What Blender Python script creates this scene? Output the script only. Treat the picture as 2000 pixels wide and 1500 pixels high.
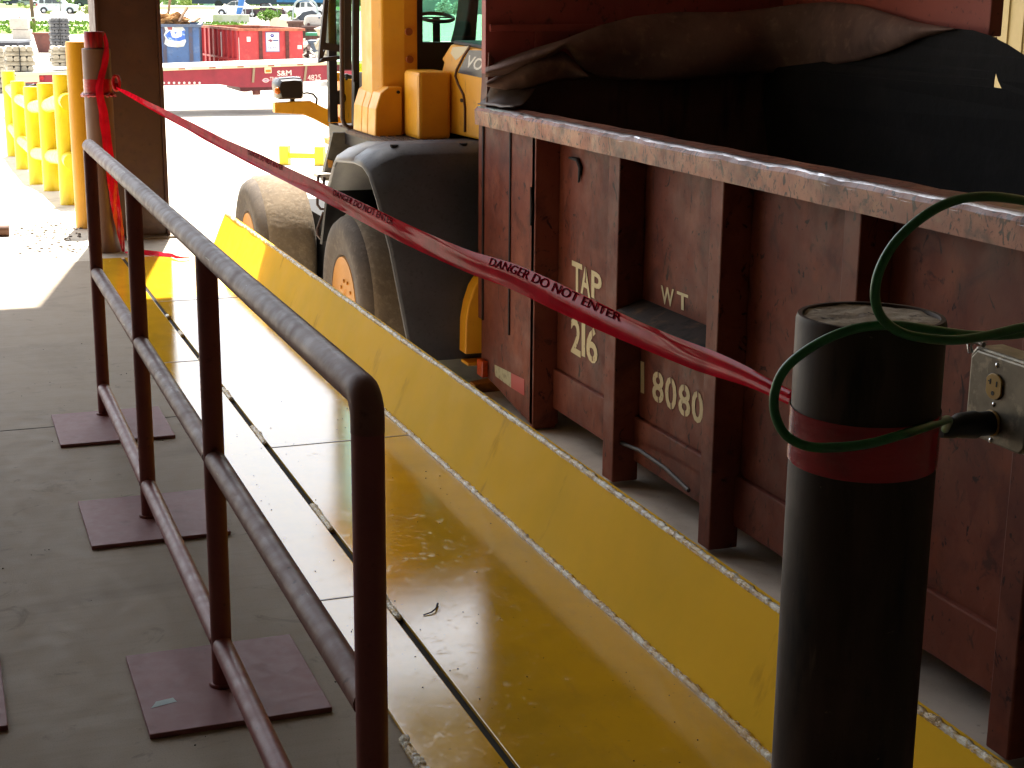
import bpy, bmesh, math, random
from mathutils import Vector, Matrix, noise
from mathutils.geometry import tessellate_polygon
random.seed(11)
R = math.radians
sc = bpy.context.scene
for o in list(bpy.data.objects): bpy.data.objects.remove(o)

# ------------------------------------------------------------------ camera
CAM_H, PITCH, YAW, ROLL, FPX = 1.5825, R(13.9806), R(20.5302), R(0.5013), 3003.25
fw = Vector((math.sin(YAW)*math.cos(PITCH), math.cos(YAW)*math.cos(PITCH), -math.sin(PITCH)))
rt0 = Vector((math.cos(YAW), -math.sin(YAW), 0)); up0 = rt0.cross(fw)
rt = rt0*math.cos(ROLL)+up0*math.sin(ROLL); up = up0*math.cos(ROLL)-rt0*math.sin(ROLL)
EYE = Vector((0, 0, CAM_H)); HEAD = Vector((math.sin(YAW), math.cos(YAW), 0))
cam = bpy.data.cameras.new('camera'); co = bpy.data.objects.new('camera', cam); sc.collection.objects.link(co)
cam.sensor_fit = 'HORIZONTAL'; cam.sensor_width = 36; cam.lens = FPX*36/2000
cam.clip_start = 0.05; cam.clip_end = 3000
co.matrix_world = Matrix(((rt.x, up.x, -fw.x, 0), (rt.y, up.y, -fw.y, 0), (rt.z, up.z, -fw.z, CAM_H), (0, 0, 0, 1)))
sc.camera = co

# ------------------------------------------------------------------ light
SUN_EL, SUN_AZ = R(65), R(12.5)       # azimuth from +Y towards +X
w = bpy.data.worlds.new('World'); sc.world = w; w.use_nodes = True
nt = w.node_tree; bg = nt.nodes['Background']
sky = nt.nodes.new('ShaderNodeTexSky'); sky.sky_type = 'NISHITA'; sky.sun_disc = False
sky.sun_elevation = SUN_EL; sky.sun_rotation = SUN_AZ; sky.air_density = 1.0; sky.dust_density = 2.5; sky.ozone_density = 1.0
hsv = nt.nodes.new('ShaderNodeHueSaturation'); hsv.inputs['Saturation'].default_value = 0.35     # hazy, nearly white summer sky
wb = nt.nodes.new('ShaderNodeMix'); wb.data_type = 'RGBA'; wb.blend_type = 'MULTIPLY'; wb.inputs[0].default_value = 1; wb.inputs[7].default_value = (.985, 1.0, 1.0, 1)
nt.links.new(sky.outputs[0], hsv.inputs['Color']); nt.links.new(hsv.outputs[0], wb.inputs[6]); nt.links.new(wb.outputs[2], bg.inputs[0]); bg.inputs[1].default_value = 0.15
sl = bpy.data.lights.new('sun', 'SUN'); sl.energy = 5.0; sl.angle = R(0.5); sl.color = (1, 0.95, 0.87)
so = bpy.data.objects.new('sun', sl); sc.collection.objects.link(so); so.location = (0, 0, 30)
sv = Vector((math.sin(SUN_AZ)*math.cos(SUN_EL), math.cos(SUN_AZ)*math.cos(SUN_EL), math.sin(SUN_EL)))
so.rotation_euler = sv.to_track_quat('Z', 'Y').to_euler()
vs = sc.view_settings; vs.view_transform = 'Standard'; vs.look = 'None'; vs.gamma = 1; vs.exposure = 1.9
sc.cycles.max_bounces = 10; sc.cycles.diffuse_bounces = 5; sc.cycles.glossy_bounces = 5; sc.cycles.transparent_max_bounces = 12

# ------------------------------------------------------------------ measuring helpers (pixel of the 2000x1500 photograph -> point)
def ray(px, py): return fw + rt*((px-1000)/FPX) - up*((py-750)/FPX)
def PX(px, py, v): d = ray(px, py); return EYE + d*(v/d.x)
def PY(px, py, v): d = ray(px, py); return EYE + d*(v/d.y)
def PZ(px, py, v=0.0): d = ray(px, py); return EYE + d*((v-CAM_H)/d.z)
def PD(px, py, D): d = ray(px, py); return EYE + d*(D/d.dot(HEAD))
PIT = -1.385; CBOT = -1.15
def gh(D):
    if D < 78: return PIT
    if D < 190: return PIT + (D-78)/112*1.22
    return PIT + 1.22 + (D-190)*0.0016
def PG(px, py):
    lo, hi = 5.0, 900.0; d = ray(px, py); k = d.dot(HEAD)
    for _ in range(60):
        m = (lo+hi)/2; p = EYE + d*(m/k)
        if p.z > gh(m): lo = m
        else: hi = m
    return EYE + d*(lo/k)
def ground_at(px, D):
    p = PD(px, 0, D); return Vector((p.x, p.y, gh(D)))

# ------------------------------------------------------------------ materials
def lin(c):
    if isinstance(c, str):
        c = c.lstrip('#'); c = [int(c[i:i+2], 16)/255 for i in (0, 2, 4)]
        c = [x/12.92 if x <= .04045 else ((x+.055)/1.055)**2.4 for x in c]
    return (c[0], c[1], c[2], 1)
MC = {}
def M(name, col, rough=.5, metal=0., var=(), bump=(), rvar=None, spec=.5, coat=0., emis=None, trans=0., alpha=1., sub=None, ior=1.5, coatr=.05, rspots=None):
    if name in MC: return MC[name]
    m = bpy.data.materials.new(name); m.use_nodes = True; t = m.node_tree; N = t.nodes; L = t.links
    b = N['Principled BSDF']
    tc = N.new('ShaderNodeTexCoord')
    def coords(s):
        mp = N.new('ShaderNodeMapping'); L.new(tc.outputs['Object'], mp.inputs[0])
        mp.inputs['Scale'].default_value = s if isinstance(s, tuple) else (s, s, s)
        mp.inputs['Location'].default_value = (random.uniform(0, 9), random.uniform(0, 9), random.uniform(0, 9))
        return mp.outputs[0]
    def nz(s, detail=6, rough=.6, dist=0.):
        n = N.new('ShaderNodeTexNoise'); n.inputs['Scale'].default_value = 1; n.inputs['Detail'].default_value = detail
        n.inputs['Roughness'].default_value = rough; n.inputs['Distortion'].default_value = dist
        L.new(coords(s), n.inputs['Vector']); return n.outputs[0]
    def ramp(src, lo, hi):
        r = N.new('ShaderNodeMapRange'); r.inputs[1].default_value = lo; r.inputs[2].default_value = hi; r.clamp = True
        L.new(src, r.inputs[0]); return r.outputs[0]
    cur = N.new('ShaderNodeRGB'); cur.outputs[0].default_value = lin(col); cur = cur.outputs[0]
    for v in var:
        s, c, lo, hi = v[:4]; amt = v[4] if len(v) > 4 else 1.; dist = v[5] if len(v) > 5 else 0.
        f = ramp(nz(s, dist=dist), lo, hi)
        if amt != 1.:
            mu = N.new('ShaderNodeMath'); mu.operation = 'MULTIPLY'; L.new(f, mu.inputs[0]); mu.inputs[1].default_value = amt; f = mu.outputs[0]
        mx = N.new('ShaderNodeMix'); mx.data_type = 'RGBA'; L.new(f, mx.inputs[0]); L.new(cur, mx.inputs[6]); mx.inputs[7].default_value = lin(c)
        cur = mx.outputs[2]
    L.new(cur, b.inputs['Base Color'])
    if rvar:
        f = ramp(nz(rvar[0]), .35, .65); r = N.new('ShaderNodeMapRange'); L.new(f, r.inputs[0]); r.inputs[3].default_value = rvar[1]; r.inputs[4].default_value = rvar[2]
        ro = r.outputs[0]
        if rspots:      # dull scuffs and footmarks on a glossy coat
            f2 = ramp(nz(rspots[0], 8, .7, .8), rspots[1], rspots[2]); m2 = N.new('ShaderNodeMath'); m2.operation = 'MULTIPLY_ADD'
            L.new(f2, m2.inputs[0]); m2.inputs[1].default_value = rspots[3]; L.new(ro, m2.inputs[2]); ro = m2.outputs[0]
        L.new(ro, b.inputs['Roughness'])
    else: b.inputs['Roughness'].default_value = rough
    b.inputs['Metallic'].default_value = metal; b.inputs['Specular IOR Level'].default_value = spec; b.inputs['IOR'].default_value = ior
    b.inputs['Coat Weight'].default_value = coat; b.inputs['Coat Roughness'].default_value = coatr
    b.inputs['Transmission Weight'].default_value = trans; b.inputs['Alpha'].default_value = alpha
    prev = None
    for (s, st, di) in bump:
        bp = N.new('ShaderNodeBump'); bp.inputs['Strength'].default_value = st; bp.inputs['Distance'].default_value = di
        L.new(nz(s, 5), bp.inputs['Height'])
        if prev: L.new(prev, bp.inputs['Normal'])
        prev = bp.outputs[0]
    if prev: L.new(prev, b.inputs['Normal'])
    if emis: b.inputs['Emission Color'].default_value = lin(emis[0]); b.inputs['Emission Strength'].default_value = emis[1]
    MC[name] = m; return m
def glassmat(name, tint, op):
    if name in MC: return MC[name]
    m = bpy.data.materials.new(name); m.use_nodes = True; N = m.node_tree.nodes; L = m.node_tree.links; N.remove(N['Principled BSDF'])
    tr = N.new('ShaderNodeBsdfTransparent'); tr.inputs[0].default_value = lin(tint)
    gl = N.new('ShaderNodeBsdfGlossy'); gl.inputs['Roughness'].default_value = .03
    fr = N.new('ShaderNodeFresnel'); fr.inputs[0].default_value = 1.45
    ad = N.new('ShaderNodeMath'); ad.operation = 'ADD'; L.new(fr.outputs[0], ad.inputs[0]); ad.inputs[1].default_value = op
    mx = N.new('ShaderNodeMixShader'); L.new(ad.outputs[0], mx.inputs[0]); L.new(tr.outputs[0], mx.inputs[1]); L.new(gl.outputs[0], mx.inputs[2])
    L.new(mx.outputs[0], N['Material Output'].inputs[0]); MC[name] = m; return m

# ------------------------------------------------------------------ mesh builder
XF = {}
def frame_of(o): return XF.get(o.name, Matrix.Identity(4))
class MB:
    def __init__(s): s.v = []; s.f = []
    def add(s, vs, fs):
        n = len(s.v); s.v += [Vector(v) for v in vs]; s.f += [tuple(i+n for i in f) for f in fs]; return s
    def box(s, x0, x1, y0, y1, z0, z1):
        return s.add([(x0,y0,z0),(x1,y0,z0),(x1,y1,z0),(x0,y1,z0),(x0,y0,z1),(x1,y0,z1),(x1,y1,z1),(x0,y1,z1)],
                     [(0,3,2,1),(4,5,6,7),(0,1,5,4),(1,2,6,5),(2,3,7,6),(3,0,4,7)])
    def obox(s, c, size, mat):
        c = Vector(c); hx, hy, hz = [k/2 for k in size]
        vs = [c + mat @ Vector((a*hx, b*hy, d*hz)) for d in (-1, 1) for a, b in ((-1,-1),(1,-1),(1,1),(-1,1))]
        return s.add(vs, [(0,3,2,1),(4,5,6,7),(0,1,5,4),(1,2,6,5),(2,3,7,6),(3,0,4,7)])
    def bar(s, p, q, w, h, upv=(0,0,1)):
        p = Vector(p); q = Vector(q); d = (q-p); L = d.length; d.normalize()
        a = d.cross(Vector(upv)).normalized(); b = a.cross(d)
        return s.obox((p+q)/2, (w, L, h), Matrix((a, d, b)).transposed())
    def tube(s, pts, r, n=12, closed=False, cap=True):
        pts = [Vector(p) for p in pts]; m = len(pts); rs = r if isinstance(r, (list, tuple)) else [r]*m
        T = []
        for i in range(m):
            a = pts[(i-1) % m] if (closed or i > 0) else pts[i]; b = pts[(i+1) % m] if (closed or i < m-1) else pts[i]
            T.append((b-a).normalized())
        nrm = T[0].orthogonal().normalized(); base = len(s.v)
        for i in range(m):
            nrm = (nrm - T[i]*nrm.dot(T[i])).normalized(); bi = T[i].cross(nrm)
            for k in range(n):
                a = 2*math.pi*k/n; s.v.append(pts[i] + (nrm*math.cos(a)+bi*math.sin(a))*rs[i])
        for i in range(m if closed else m-1):
            j = (i+1) % m
            for k in range(n):
                l = (k+1) % n; s.f.append((base+i*n+k, base+i*n+l, base+j*n+l, base+j*n+k))
        if cap and not closed:
            s.f.append(tuple(base+k for k in range(n))[::-1]); s.f.append(tuple(base+(m-1)*n+k for k in range(n)))
        return s
    def cyl(s, p, q, r, n=20, r2=None): return s.tube([p, q], [r, r2 if r2 is not None else r], n)
    def lathe(s, prof, o, axis, n=32):      # prof: (radius, along)
        o = Vector(o); ax = Vector(axis).normalized(); u = ax.orthogonal().normalized(); vv = ax.cross(u); base = len(s.v)
        for (r, a) in prof:
            for k in range(n):
                t = 2*math.pi*k/n; s.v.append(o + ax*a + (u*math.cos(t)+vv*math.sin(t))*r)
        for i in range(len(prof)-1):
            for k in range(n):
                l = (k+1) % n; s.f.append((base+i*n+k, base+i*n+l, base+(i+1)*n+l, base+(i+1)*n+k))
        if prof[0][0] > 1e-6: s.f.append(tuple(base+k for k in range(n))[::-1])
        if prof[-1][0] > 1e-6: s.f.append(tuple(base+(len(prof)-1)*n+k for k in range(n)))
        return s
    def prism(s, poly, axis, a, b):
        n = len(poly)
        def P(p, t): return {'X': (t, p[0], p[1]), 'Y': (p[0], t, p[1]), 'Z': (p[0], p[1], t)}[axis]
        return s.add([P(p, a) for p in poly]+[P(p, b) for p in poly],
                     [tuple(range(n))[::-1], tuple(range(n, 2*n))]+[(i, (i+1) % n, n+(i+1) % n, n+i) for i in range(n)])
    def grid(s, rows):
        base = len(s.v); m = len(rows); n = len(rows[0])
        for r_ in rows: s.v += [Vector(p) for p in r_]
        for i in range(m-1):
            for k in range(n-1): s.f.append((base+i*n+k, base+i*n+k+1, base+(i+1)*n+k+1, base+(i+1)*n+k))
        return s
    def loft(s, rings, cap=True):
        base = len(s.v); n = len(rings[0])
        for r_ in rings: s.v += [Vector(p) for p in r_]
        for i in range(len(rings)-1):
            for k in range(n): s.f.append((base+i*n+k, base+i*n+(k+1) % n, base+(i+1)*n+(k+1) % n, base+(i+1)*n+k))
        if cap: s.f.append(tuple(base+k for k in range(n))[::-1]); s.f.append(tuple(base+(len(rings)-1)*n+k for k in range(n)))
        return s
    def xf(s, M4): s.v = [M4 @ v for v in s.v]; return s
    def blob(s, c, r, seed=0, sub=1, sq=(1,1,1), amp=.3):
        bm = bmesh.new(); bmesh.ops.create_icosphere(bm, subdivisions=sub, radius=1)
        vs = []
        for v in bm.verts:
            k = 1 + amp*noise.noise(v.co*1.7+Vector((seed*7.3, seed*3.1, seed)))
            vs.append(Vector(c)+Vector((v.co.x*sq[0], v.co.y*sq[1], v.co.z*sq[2]))*r*k)
        fs = [tuple(v.index for v in f.verts) for f in bm.faces]; bm.free()
        return s.add(vs, fs)
    def build(s, name, mat, parent=None, smooth=None, bevel=0, local=False, solid=0, recalc=True):
        me = bpy.data.meshes.new(name)
        fr = frame_of(parent).inverted() if (parent and not local) else Matrix.Identity(4)
        me.from_pydata([fr @ v for v in s.v], [], s.f); me.validate()
        if recalc:
            bm = bmesh.new(); bm.from_mesh(me); bmesh.ops.recalc_face_normals(bm, faces=bm.faces); bm.to_mesh(me); bm.free()
        me.materials.append(mat)
        o = bpy.data.objects.new(name, me); sc.collection.objects.link(o)
        if parent:
            o.parent = parent; XF[o.name] = frame_of(parent)
        if smooth:
            me.shade_smooth(); me.set_sharp_from_angle(angle=R(smooth))
        if solid:
            d = o.modifiers.new('solid', 'SOLIDIFY'); d.thickness = solid; d.offset = 0
        if bevel:
            d = o.modifiers.new('bevel', 'BEVEL'); d.width = bevel; d.segments = 2; d.limit_method = 'ANGLE'; d.angle_limit = R(40); d.harden_normals = False
        return o
def thing(name, label, cat, loc=(0,0,0), rotz=0., group=None, tilt=0.):
    o = bpy.data.objects.new(name, None); sc.collection.objects.link(o); o.empty_display_size = .1
    o.location = loc; o.rotation_euler = (0, tilt, rotz); o['label'] = label; o['category'] = cat
    if group: o['group'] = group
    XF[o.name] = Matrix.Translation(Vector(loc)) @ Matrix.Rotation(rotz, 4, 'Z') @ Matrix.Rotation(tilt, 4, 'Y')
    return o
def tag(o, label, cat, group=None, kind=None):
    o['label'] = label; o['category'] = cat
    if group: o['group'] = group
    if kind: o['kind'] = kind
    return o
def struct(o): o['kind'] = 'structure'; return o
def dup(root, loc, label, rotz=None):
    r = root.copy(); sc.collection.objects.link(r); r.location = loc; r['label'] = label
    if rotz is not None: r.rotation_euler = (0, 0, rotz)
    for ch in list(root.children):
        c = ch.copy(); sc.collection.objects.link(c); c.parent = r
        for g in list(ch.children):
            d = g.copy(); sc.collection.objects.link(d); d.parent = c
    return r
def text_geo(s, shear=0., bold=0.):
    cu = bpy.data.curves.new('t', 'FONT'); cu.body = s; cu.size = 1; cu.shear = shear; cu.offset = bold; cu.resolution_u = 3
    o = bpy.data.objects.new('t', cu); sc.collection.objects.link(o)
    bpy.context.view_layer.update()
    me = bpy.data.meshes.new_from_object(o.evaluated_get(bpy.context.evaluated_depsgraph_get()))
    vs = [v.co.copy() for v in me.vertices]; fs = [tuple(p.vertices) for p in me.polygons]
    bpy.data.objects.remove(o); bpy.data.curves.remove(cu); bpy.data.meshes.remove(me)
    x0 = min(v.x for v in vs); x1 = max(v.x for v in vs); y0 = min(v.y for v in vs); y1 = max(v.y for v in vs)
    return [((v.x-x0)/(x1-x0), (v.y-y0)/(y1-y0)) for v in vs], fs
def lettering(s, lb, wv, hv, off, mat, parent, name='lettering', shear=0., bold=0., gaps=()):
    """text filling the parallelogram lb + u*wv + v*hv, lifted by vector off"""
    uv, fs = text_geo(s, shear, bold); lb = Vector(lb); wv = Vector(wv); hv = Vector(hv); off = Vector(off)
    return MB().add([lb+wv*u+hv*v+off for u, v in uv], fs).build(name, mat, parent, recalc=False)

# colours
maroon = M('maroon_paint', '#7a3e3c', rvar=(30, .4, .55), spec=.35, var=[(6., '#864a45', .4, .75), (60., '#2d1c1c', .62, .75, .6)], bump=[(140, .12, .002)])
maroon_top = M('worn_maroon_paint', '#6a4038', rvar=(25, .42, .58), spec=.24, var=[(5., '#7d564c', .4, .7), ((90., 12., 90.), '#a89a86', .66, .72, .8), (40., '#2d1c1c', .62, .72, .6)], bump=[(120, .15, .002)])
yellow_plate = M('yellow_floor_paint', '#e2ae26', rvar=(9, .045, .085), rspots=((26., 26., 26.), .56, .70, .22), var=[(4., '#cda02a', .4, .7), ((10., 3., 10.), '#ae8c3c', .6, .78, .4), (45., '#7d6230', .66, .72, .5), (150., '#3b2f18', .70, .76, .8)], bump=[(22, .025, .003), (350, .10, .0006)], spec=.85)
yellow_flange = M('yellow_edge_paint', '#f6c230', rvar=(9, .35, .5), var=[(2., '#e8ba2e', .4, .7), (120., '#a8802c', .72, .8, .5), ((3., 9., 3.), '#c9952a', .62, .72, .7)], bump=[(60, .05, .003)], spec=.02)
bead_paint = M('weld_bead_paint', '#caa03a', rough=.18, var=[(26., '#e9e2c8', .46, .58), (9., '#b08830', .52, .66)], bump=[((160., 60., 160.), .8, .01)], spec=.9)
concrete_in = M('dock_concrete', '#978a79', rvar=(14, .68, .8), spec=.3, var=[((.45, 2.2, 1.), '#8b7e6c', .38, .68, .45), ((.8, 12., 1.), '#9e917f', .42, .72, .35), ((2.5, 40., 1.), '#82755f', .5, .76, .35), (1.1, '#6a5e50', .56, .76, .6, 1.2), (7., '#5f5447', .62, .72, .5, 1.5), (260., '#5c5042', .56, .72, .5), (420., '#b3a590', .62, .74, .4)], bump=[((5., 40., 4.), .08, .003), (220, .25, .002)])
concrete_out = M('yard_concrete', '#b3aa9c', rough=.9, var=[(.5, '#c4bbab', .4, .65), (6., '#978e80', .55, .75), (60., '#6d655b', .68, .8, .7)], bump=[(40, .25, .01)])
brown_steel = M('brown_steel_paint', '#4a2c22', rvar=(10, .4, .6), var=[(2.5, '#5e3a25', .45, .7), (30., '#36201b', .6, .75)], bump=[(80, .1, .002)])
pipe_brown = M('brown_pipe_paint', '#6b4a3a', rvar=(10, .35, .5), var=[(3., '#5d3f33', .4, .7), (50., '#3b2620', .66, .75, .7)], bump=[(60, .08, .002)])
pipe_black = M('blackened_pipe_paint', '#35281f', rvar=(12, .42, .6), spec=.22, var=[((14., 14., 3.), '#4d3b33', .45, .7), ((30., 30., 6.), '#1f1816', .56, .70), ((60., 60., 90.), '#7d6a5c', .70, .75, .7), ((20., 20., 3.), '#5f4c40', .66, .72, .8), (70., '#5c4d45', .72, .76, .8)], bump=[(60, .1, .002)])
bright_yellow = M('bright_yellow_paint', '#ffc814', rvar=(12, .25, .4), var=[(4., '#f4b80e', .4, .7)], bump=[(50, .05, .002)])
lemon = M('lemon_yellow_paint', '#f6dc2e', rvar=(12, .3, .45), var=[(5., '#e8cc22', .4, .7), (40., '#b59a2d', .7, .8, .5)])
tape_red = M('red_tape_film', '#e0122e', rough=.26, var=[(9., '#a80a1c', .4, .7)], bump=[((30., 5., 30.), .15, .004)], spec=.4)
_n = tape_red.node_tree; _o = _n.nodes['Material Output']; _p = _n.nodes['Principled BSDF']; _p.inputs['Specular IOR Level'].default_value = 0.
_t = _n.nodes.new('ShaderNodeBsdfTranslucent'); _t.inputs[0].default_value = (.75, .016, .05, 1); _m = _n.nodes.new('ShaderNodeMixShader'); _m.inputs[0].default_value = .25
_n.links.new(_p.outputs[0], _m.inputs[1]); _n.links.new(_t.outputs[0], _m.inputs[2]); _g = _n.nodes.new('ShaderNodeBsdfGlossy'); _g.inputs['Roughness'].default_value = .09; _m2 = _n.nodes.new('ShaderNodeMixShader'); _m2.inputs[0].default_value = .035
_n.links.new(_m.outputs[0], _m2.inputs[1]); _n.links.new(_g.outputs[0], _m2.inputs[2]); _n.links.new(_m2.outputs[0], _o.inputs[0])
tape_ink = M('tape_ink', '#5a0a16', rough=.9, spec=0.)
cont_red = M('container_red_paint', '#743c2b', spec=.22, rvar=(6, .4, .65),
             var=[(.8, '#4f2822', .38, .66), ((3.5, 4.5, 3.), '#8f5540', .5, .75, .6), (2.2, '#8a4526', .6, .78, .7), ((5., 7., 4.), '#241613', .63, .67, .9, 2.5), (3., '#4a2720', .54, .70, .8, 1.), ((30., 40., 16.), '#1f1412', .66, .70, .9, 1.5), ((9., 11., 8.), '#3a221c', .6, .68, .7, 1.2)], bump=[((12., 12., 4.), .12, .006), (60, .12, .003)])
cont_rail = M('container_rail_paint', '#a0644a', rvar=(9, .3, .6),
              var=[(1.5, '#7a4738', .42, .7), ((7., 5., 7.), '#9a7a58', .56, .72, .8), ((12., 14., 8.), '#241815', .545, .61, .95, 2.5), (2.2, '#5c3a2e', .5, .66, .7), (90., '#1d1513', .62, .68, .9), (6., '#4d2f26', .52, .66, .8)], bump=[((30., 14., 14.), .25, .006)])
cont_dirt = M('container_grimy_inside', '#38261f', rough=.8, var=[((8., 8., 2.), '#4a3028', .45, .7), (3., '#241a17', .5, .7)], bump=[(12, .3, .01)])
scuffed_glint = M('scuffed_glint_steel', '#c4c2c4', rough=.28, metal=.9, var=[((30., 6., 30.), '#5a4a44', .55, .66), (60., '#8e8a86', .62, .7)], bump=[(50, .3, .004)])  # pale worn metal; the rail's sky highlight is put into its colour
stencil = M('stencil_cream_paint', '#cdbd90', rough=.7, var=[((60., 60., 40.), '#6d4a38', .63, .69, .9)])
tarp_brown = M('brown_tarp_cloth', '#826558', rough=.8, var=[(3., '#6a5046', .4, .7), (14., '#937564', .55, .75), (2., '#54423a', .55, .7)], bump=[(5, .35, .03), (25, .2, .01), (300, .15, .002)])
tarp_black = M('black_tarp_cloth', '#141211', rough=.9, var=[(2., '#1e1a18', .5, .7)], bump=[(4, .4, .03), (200, .2, .002)])
loader_yel = M('loader_orange_paint', '#eaa622', rvar=(8, .3, .48), var=[(3., '#de981e', .42, .7), ((20., 20., 6.), '#9a6426', .64, .74, .7), (60., '#5f4220', .72, .78, .6)], bump=[(60, .06, .002)])
loader_grey = M('loader_fender_plastic', '#3e3f44', rvar=(6, .45, .65), var=[(2.5, '#4a4b51', .4, .7), (40., '#2a2b2e', .55, .75)], bump=[(200, .12, .001)])
loader_black = M('loader_black_paint', '#141214', rough=.45, var=[(6., '#241c1a', .5, .75)])
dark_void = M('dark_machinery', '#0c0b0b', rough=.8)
hand_brown = M('brown_handrail_paint', '#3c2722', rough=.4)
tyre_rub = M('dusty_tyre_rubber', '#5b5045', rough=.9, var=[(4., '#4a4139', .4, .7), (20., '#6b6053', .5, .75), (60., '#2d2823', .62, .72, .8)], bump=[(30, .2, .008)])
tread_rub = M('dusty_tread_rubber', '#7a6b57', rough=.95, var=[(5., '#675a4a', .4, .65), (30., '#8d7e69', .5, .75)], bump=[(22, .5, .012)])
rim_or = M('orange_rim_paint', '#b87d26', rough=.6, var=[(5., '#a87020', .4, .7), (30., '#7d5a2a', .62, .72, .6)])
white_p = M('white_paint', '#e8e6e0', rough=.5)
offwhite = M('offwhite_paint', '#cfc9bb', rough=.6, var=[(8., '#b5ad9d', .5, .75)])
trailer_red = M('trailer_maroon_paint', '#8c1f33', rough=.35, var=[(3., '#7a1a2d', .4, .7)])
cream = M('cream_paint', '#d9c7a2', rough=.5)
glass_g = glassmat('green_cab_glass', '#d2ebe1', .03)
glass_c = glassmat('clear_glass', '#d8e4e6', .04)
chrome = M('bright_zinc', '#c9cacc', rough=.2, metal=1.)
steel_galv = M('galvanised_steel', '#8d8678', rough=.42, metal=.75, var=[(12., '#6a6459', .4, .65), (40., '#a39a88', .55, .7)], bump=[(60, .1, .001)])
rubber_blk = M('black_rubber', '#0f0f10', rough=.45)
green_cord = M('green_cord_jacket', '#2a6a34', rough=.38, var=[(60., '#225a2a', .5, .7)], bump=[(200, .1, .0006)])
ivory = M('ivory_plastic', '#b48f45', rough=.4)

# ================================================================== SETTING
rows = []
for D in [-60, -20, 0, 10, 20, 30, 40, 50, 60, 70, 78, 90, 105, 120, 135, 150, 165, 180, 190, 230, 300, 450, 700]:
    rows.append([HEAD*D + rt0*L + Vector((0, 0, gh(D))) for L in (-500, -250, -120, -60, -30, -15, 0, 15, 30, 60, 120, 250, 500)])
struct(MB().grid(rows).build('ground', concrete_out))
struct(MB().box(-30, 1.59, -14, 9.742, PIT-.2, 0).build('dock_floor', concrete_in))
jy = PZ(50, 838).y; struct(MB().box(-30, .86, jy-.004, jy+.004, -.01, .0006).build('floor_joint', M('dark_joint_line', '#2e2821', rough=.95)))  # floor saw cut drawn as a thin dark line
struct(MB().box(-30, 1.72, 9.75, 12.2, PIT-.2, -.003).build('apron_slab', concrete_out))
struct(MB().box(1.72, 7.5, -6, 10.35, PIT-.2, CBOT-.03).build('pit_floor', M('pit_concrete', '#c2b6a8', rough=.9, var=[(3., '#b0a496', .4, .65), (30., '#8d8276', .62, .72, .7)], bump=[(40, .2, .006)])))
rp = [(12.2, -.003), (14.5, -.13), (17.2, -.36), (19.8, -.46), (22, -.51), (30, -.95), (37, PIT+.004)]
struct(MB().prism([(12.2, PIT-.2)]+[(y, z) for y, z in rp]+[(37, PIT-.2)], 'X', -30, 1.30).build('ramp', concrete_out))
# lawns and path beyond the yard: bands following the terrain
grass = M('lawn_grass', '#5f7f2b', rough=.95, var=[(.8, '#738d38', .4, .65), (5., '#48651f', .55, .75)], bump=[(6., .6, .05)])
def band(name, D0, D1, L0, L1, mat, lift):
    n = 12; rs = []
    for i in range(n+1):
        D = D0+(D1-D0)*i/n
        rs.append([HEAD*D + rt0*(L0+(L1-L0)*k/6) + Vector((0, 0, gh(D)+lift)) for k in range(7)])
    return MB().grid(rs).build(name, mat)
struct(band('lawn', 113, 133, -60, -24.5, grass, .03)); struct(band('lawn', 137, 146, -60, -24.5, grass, .03))
struct(band('lawn', 240, 330, -140, 120, grass, .05))
# tufts of grass at the near lawn edge read as one mass
tb = MB()
for i in range(2600):
    D = random.choice((random.uniform(113, 133), random.uniform(137, 146))); L = random.uniform(-48, -24.6)
    p = HEAD*D + rt0*L; p.z = gh(D)+.03; a = random.uniform(0, 6.28); h_ = random.uniform(.1, .28)
    s_ = Vector((math.cos(a), math.sin(a), 0))*.12
    tb.add([p-s_, p+s_, p+Vector((random.uniform(-.1, .1), random.uniform(-.1, .1), h_))], [(0, 1, 2)])
tag(tb.build('grass_tufts', grass, recalc=False), 'short sunlit grass tufts on the strip of lawn beyond the yard', 'grass', kind='stuff')

# warehouse: the roof that shades the dock, its walls
wh = thing('warehouse', 'open fronted warehouse with beige metal side wall beyond the red container', 'warehouse', (0, 0, 0))
roof_m = M('roof_deck_metal', '#5c5851', rough=.6)
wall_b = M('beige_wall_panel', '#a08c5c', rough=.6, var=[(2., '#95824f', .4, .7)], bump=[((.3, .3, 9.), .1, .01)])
wall_g = M('grey_wall_panel', '#8a847b', rough=.8)
MB().prism([(-7, -12), (16, -12), (16, 19.5), (5.3, 19.5), (5.3, 14.25), (3.44, 14.25), (3.44, 11.95), (-7, 11.95)], 'Z', 8.0, 8.3).build('roof', roof_m, wh)  # unseen roof; height and far right bay shaped to tune reflections and shade
MB().box(-7, 16, -12.2, -12.0, PIT, 8.0).build('rear_wall', wall_g, wh)
MB().box(-7.2, -7.0, -12.2, 11.9, PIT, 8.0).build('left_wall', wall_g, wh)
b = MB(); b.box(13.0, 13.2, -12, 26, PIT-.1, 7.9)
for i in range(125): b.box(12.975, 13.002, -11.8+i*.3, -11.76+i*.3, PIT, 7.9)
b.build('side_wall', wall_b, wh)

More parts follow.
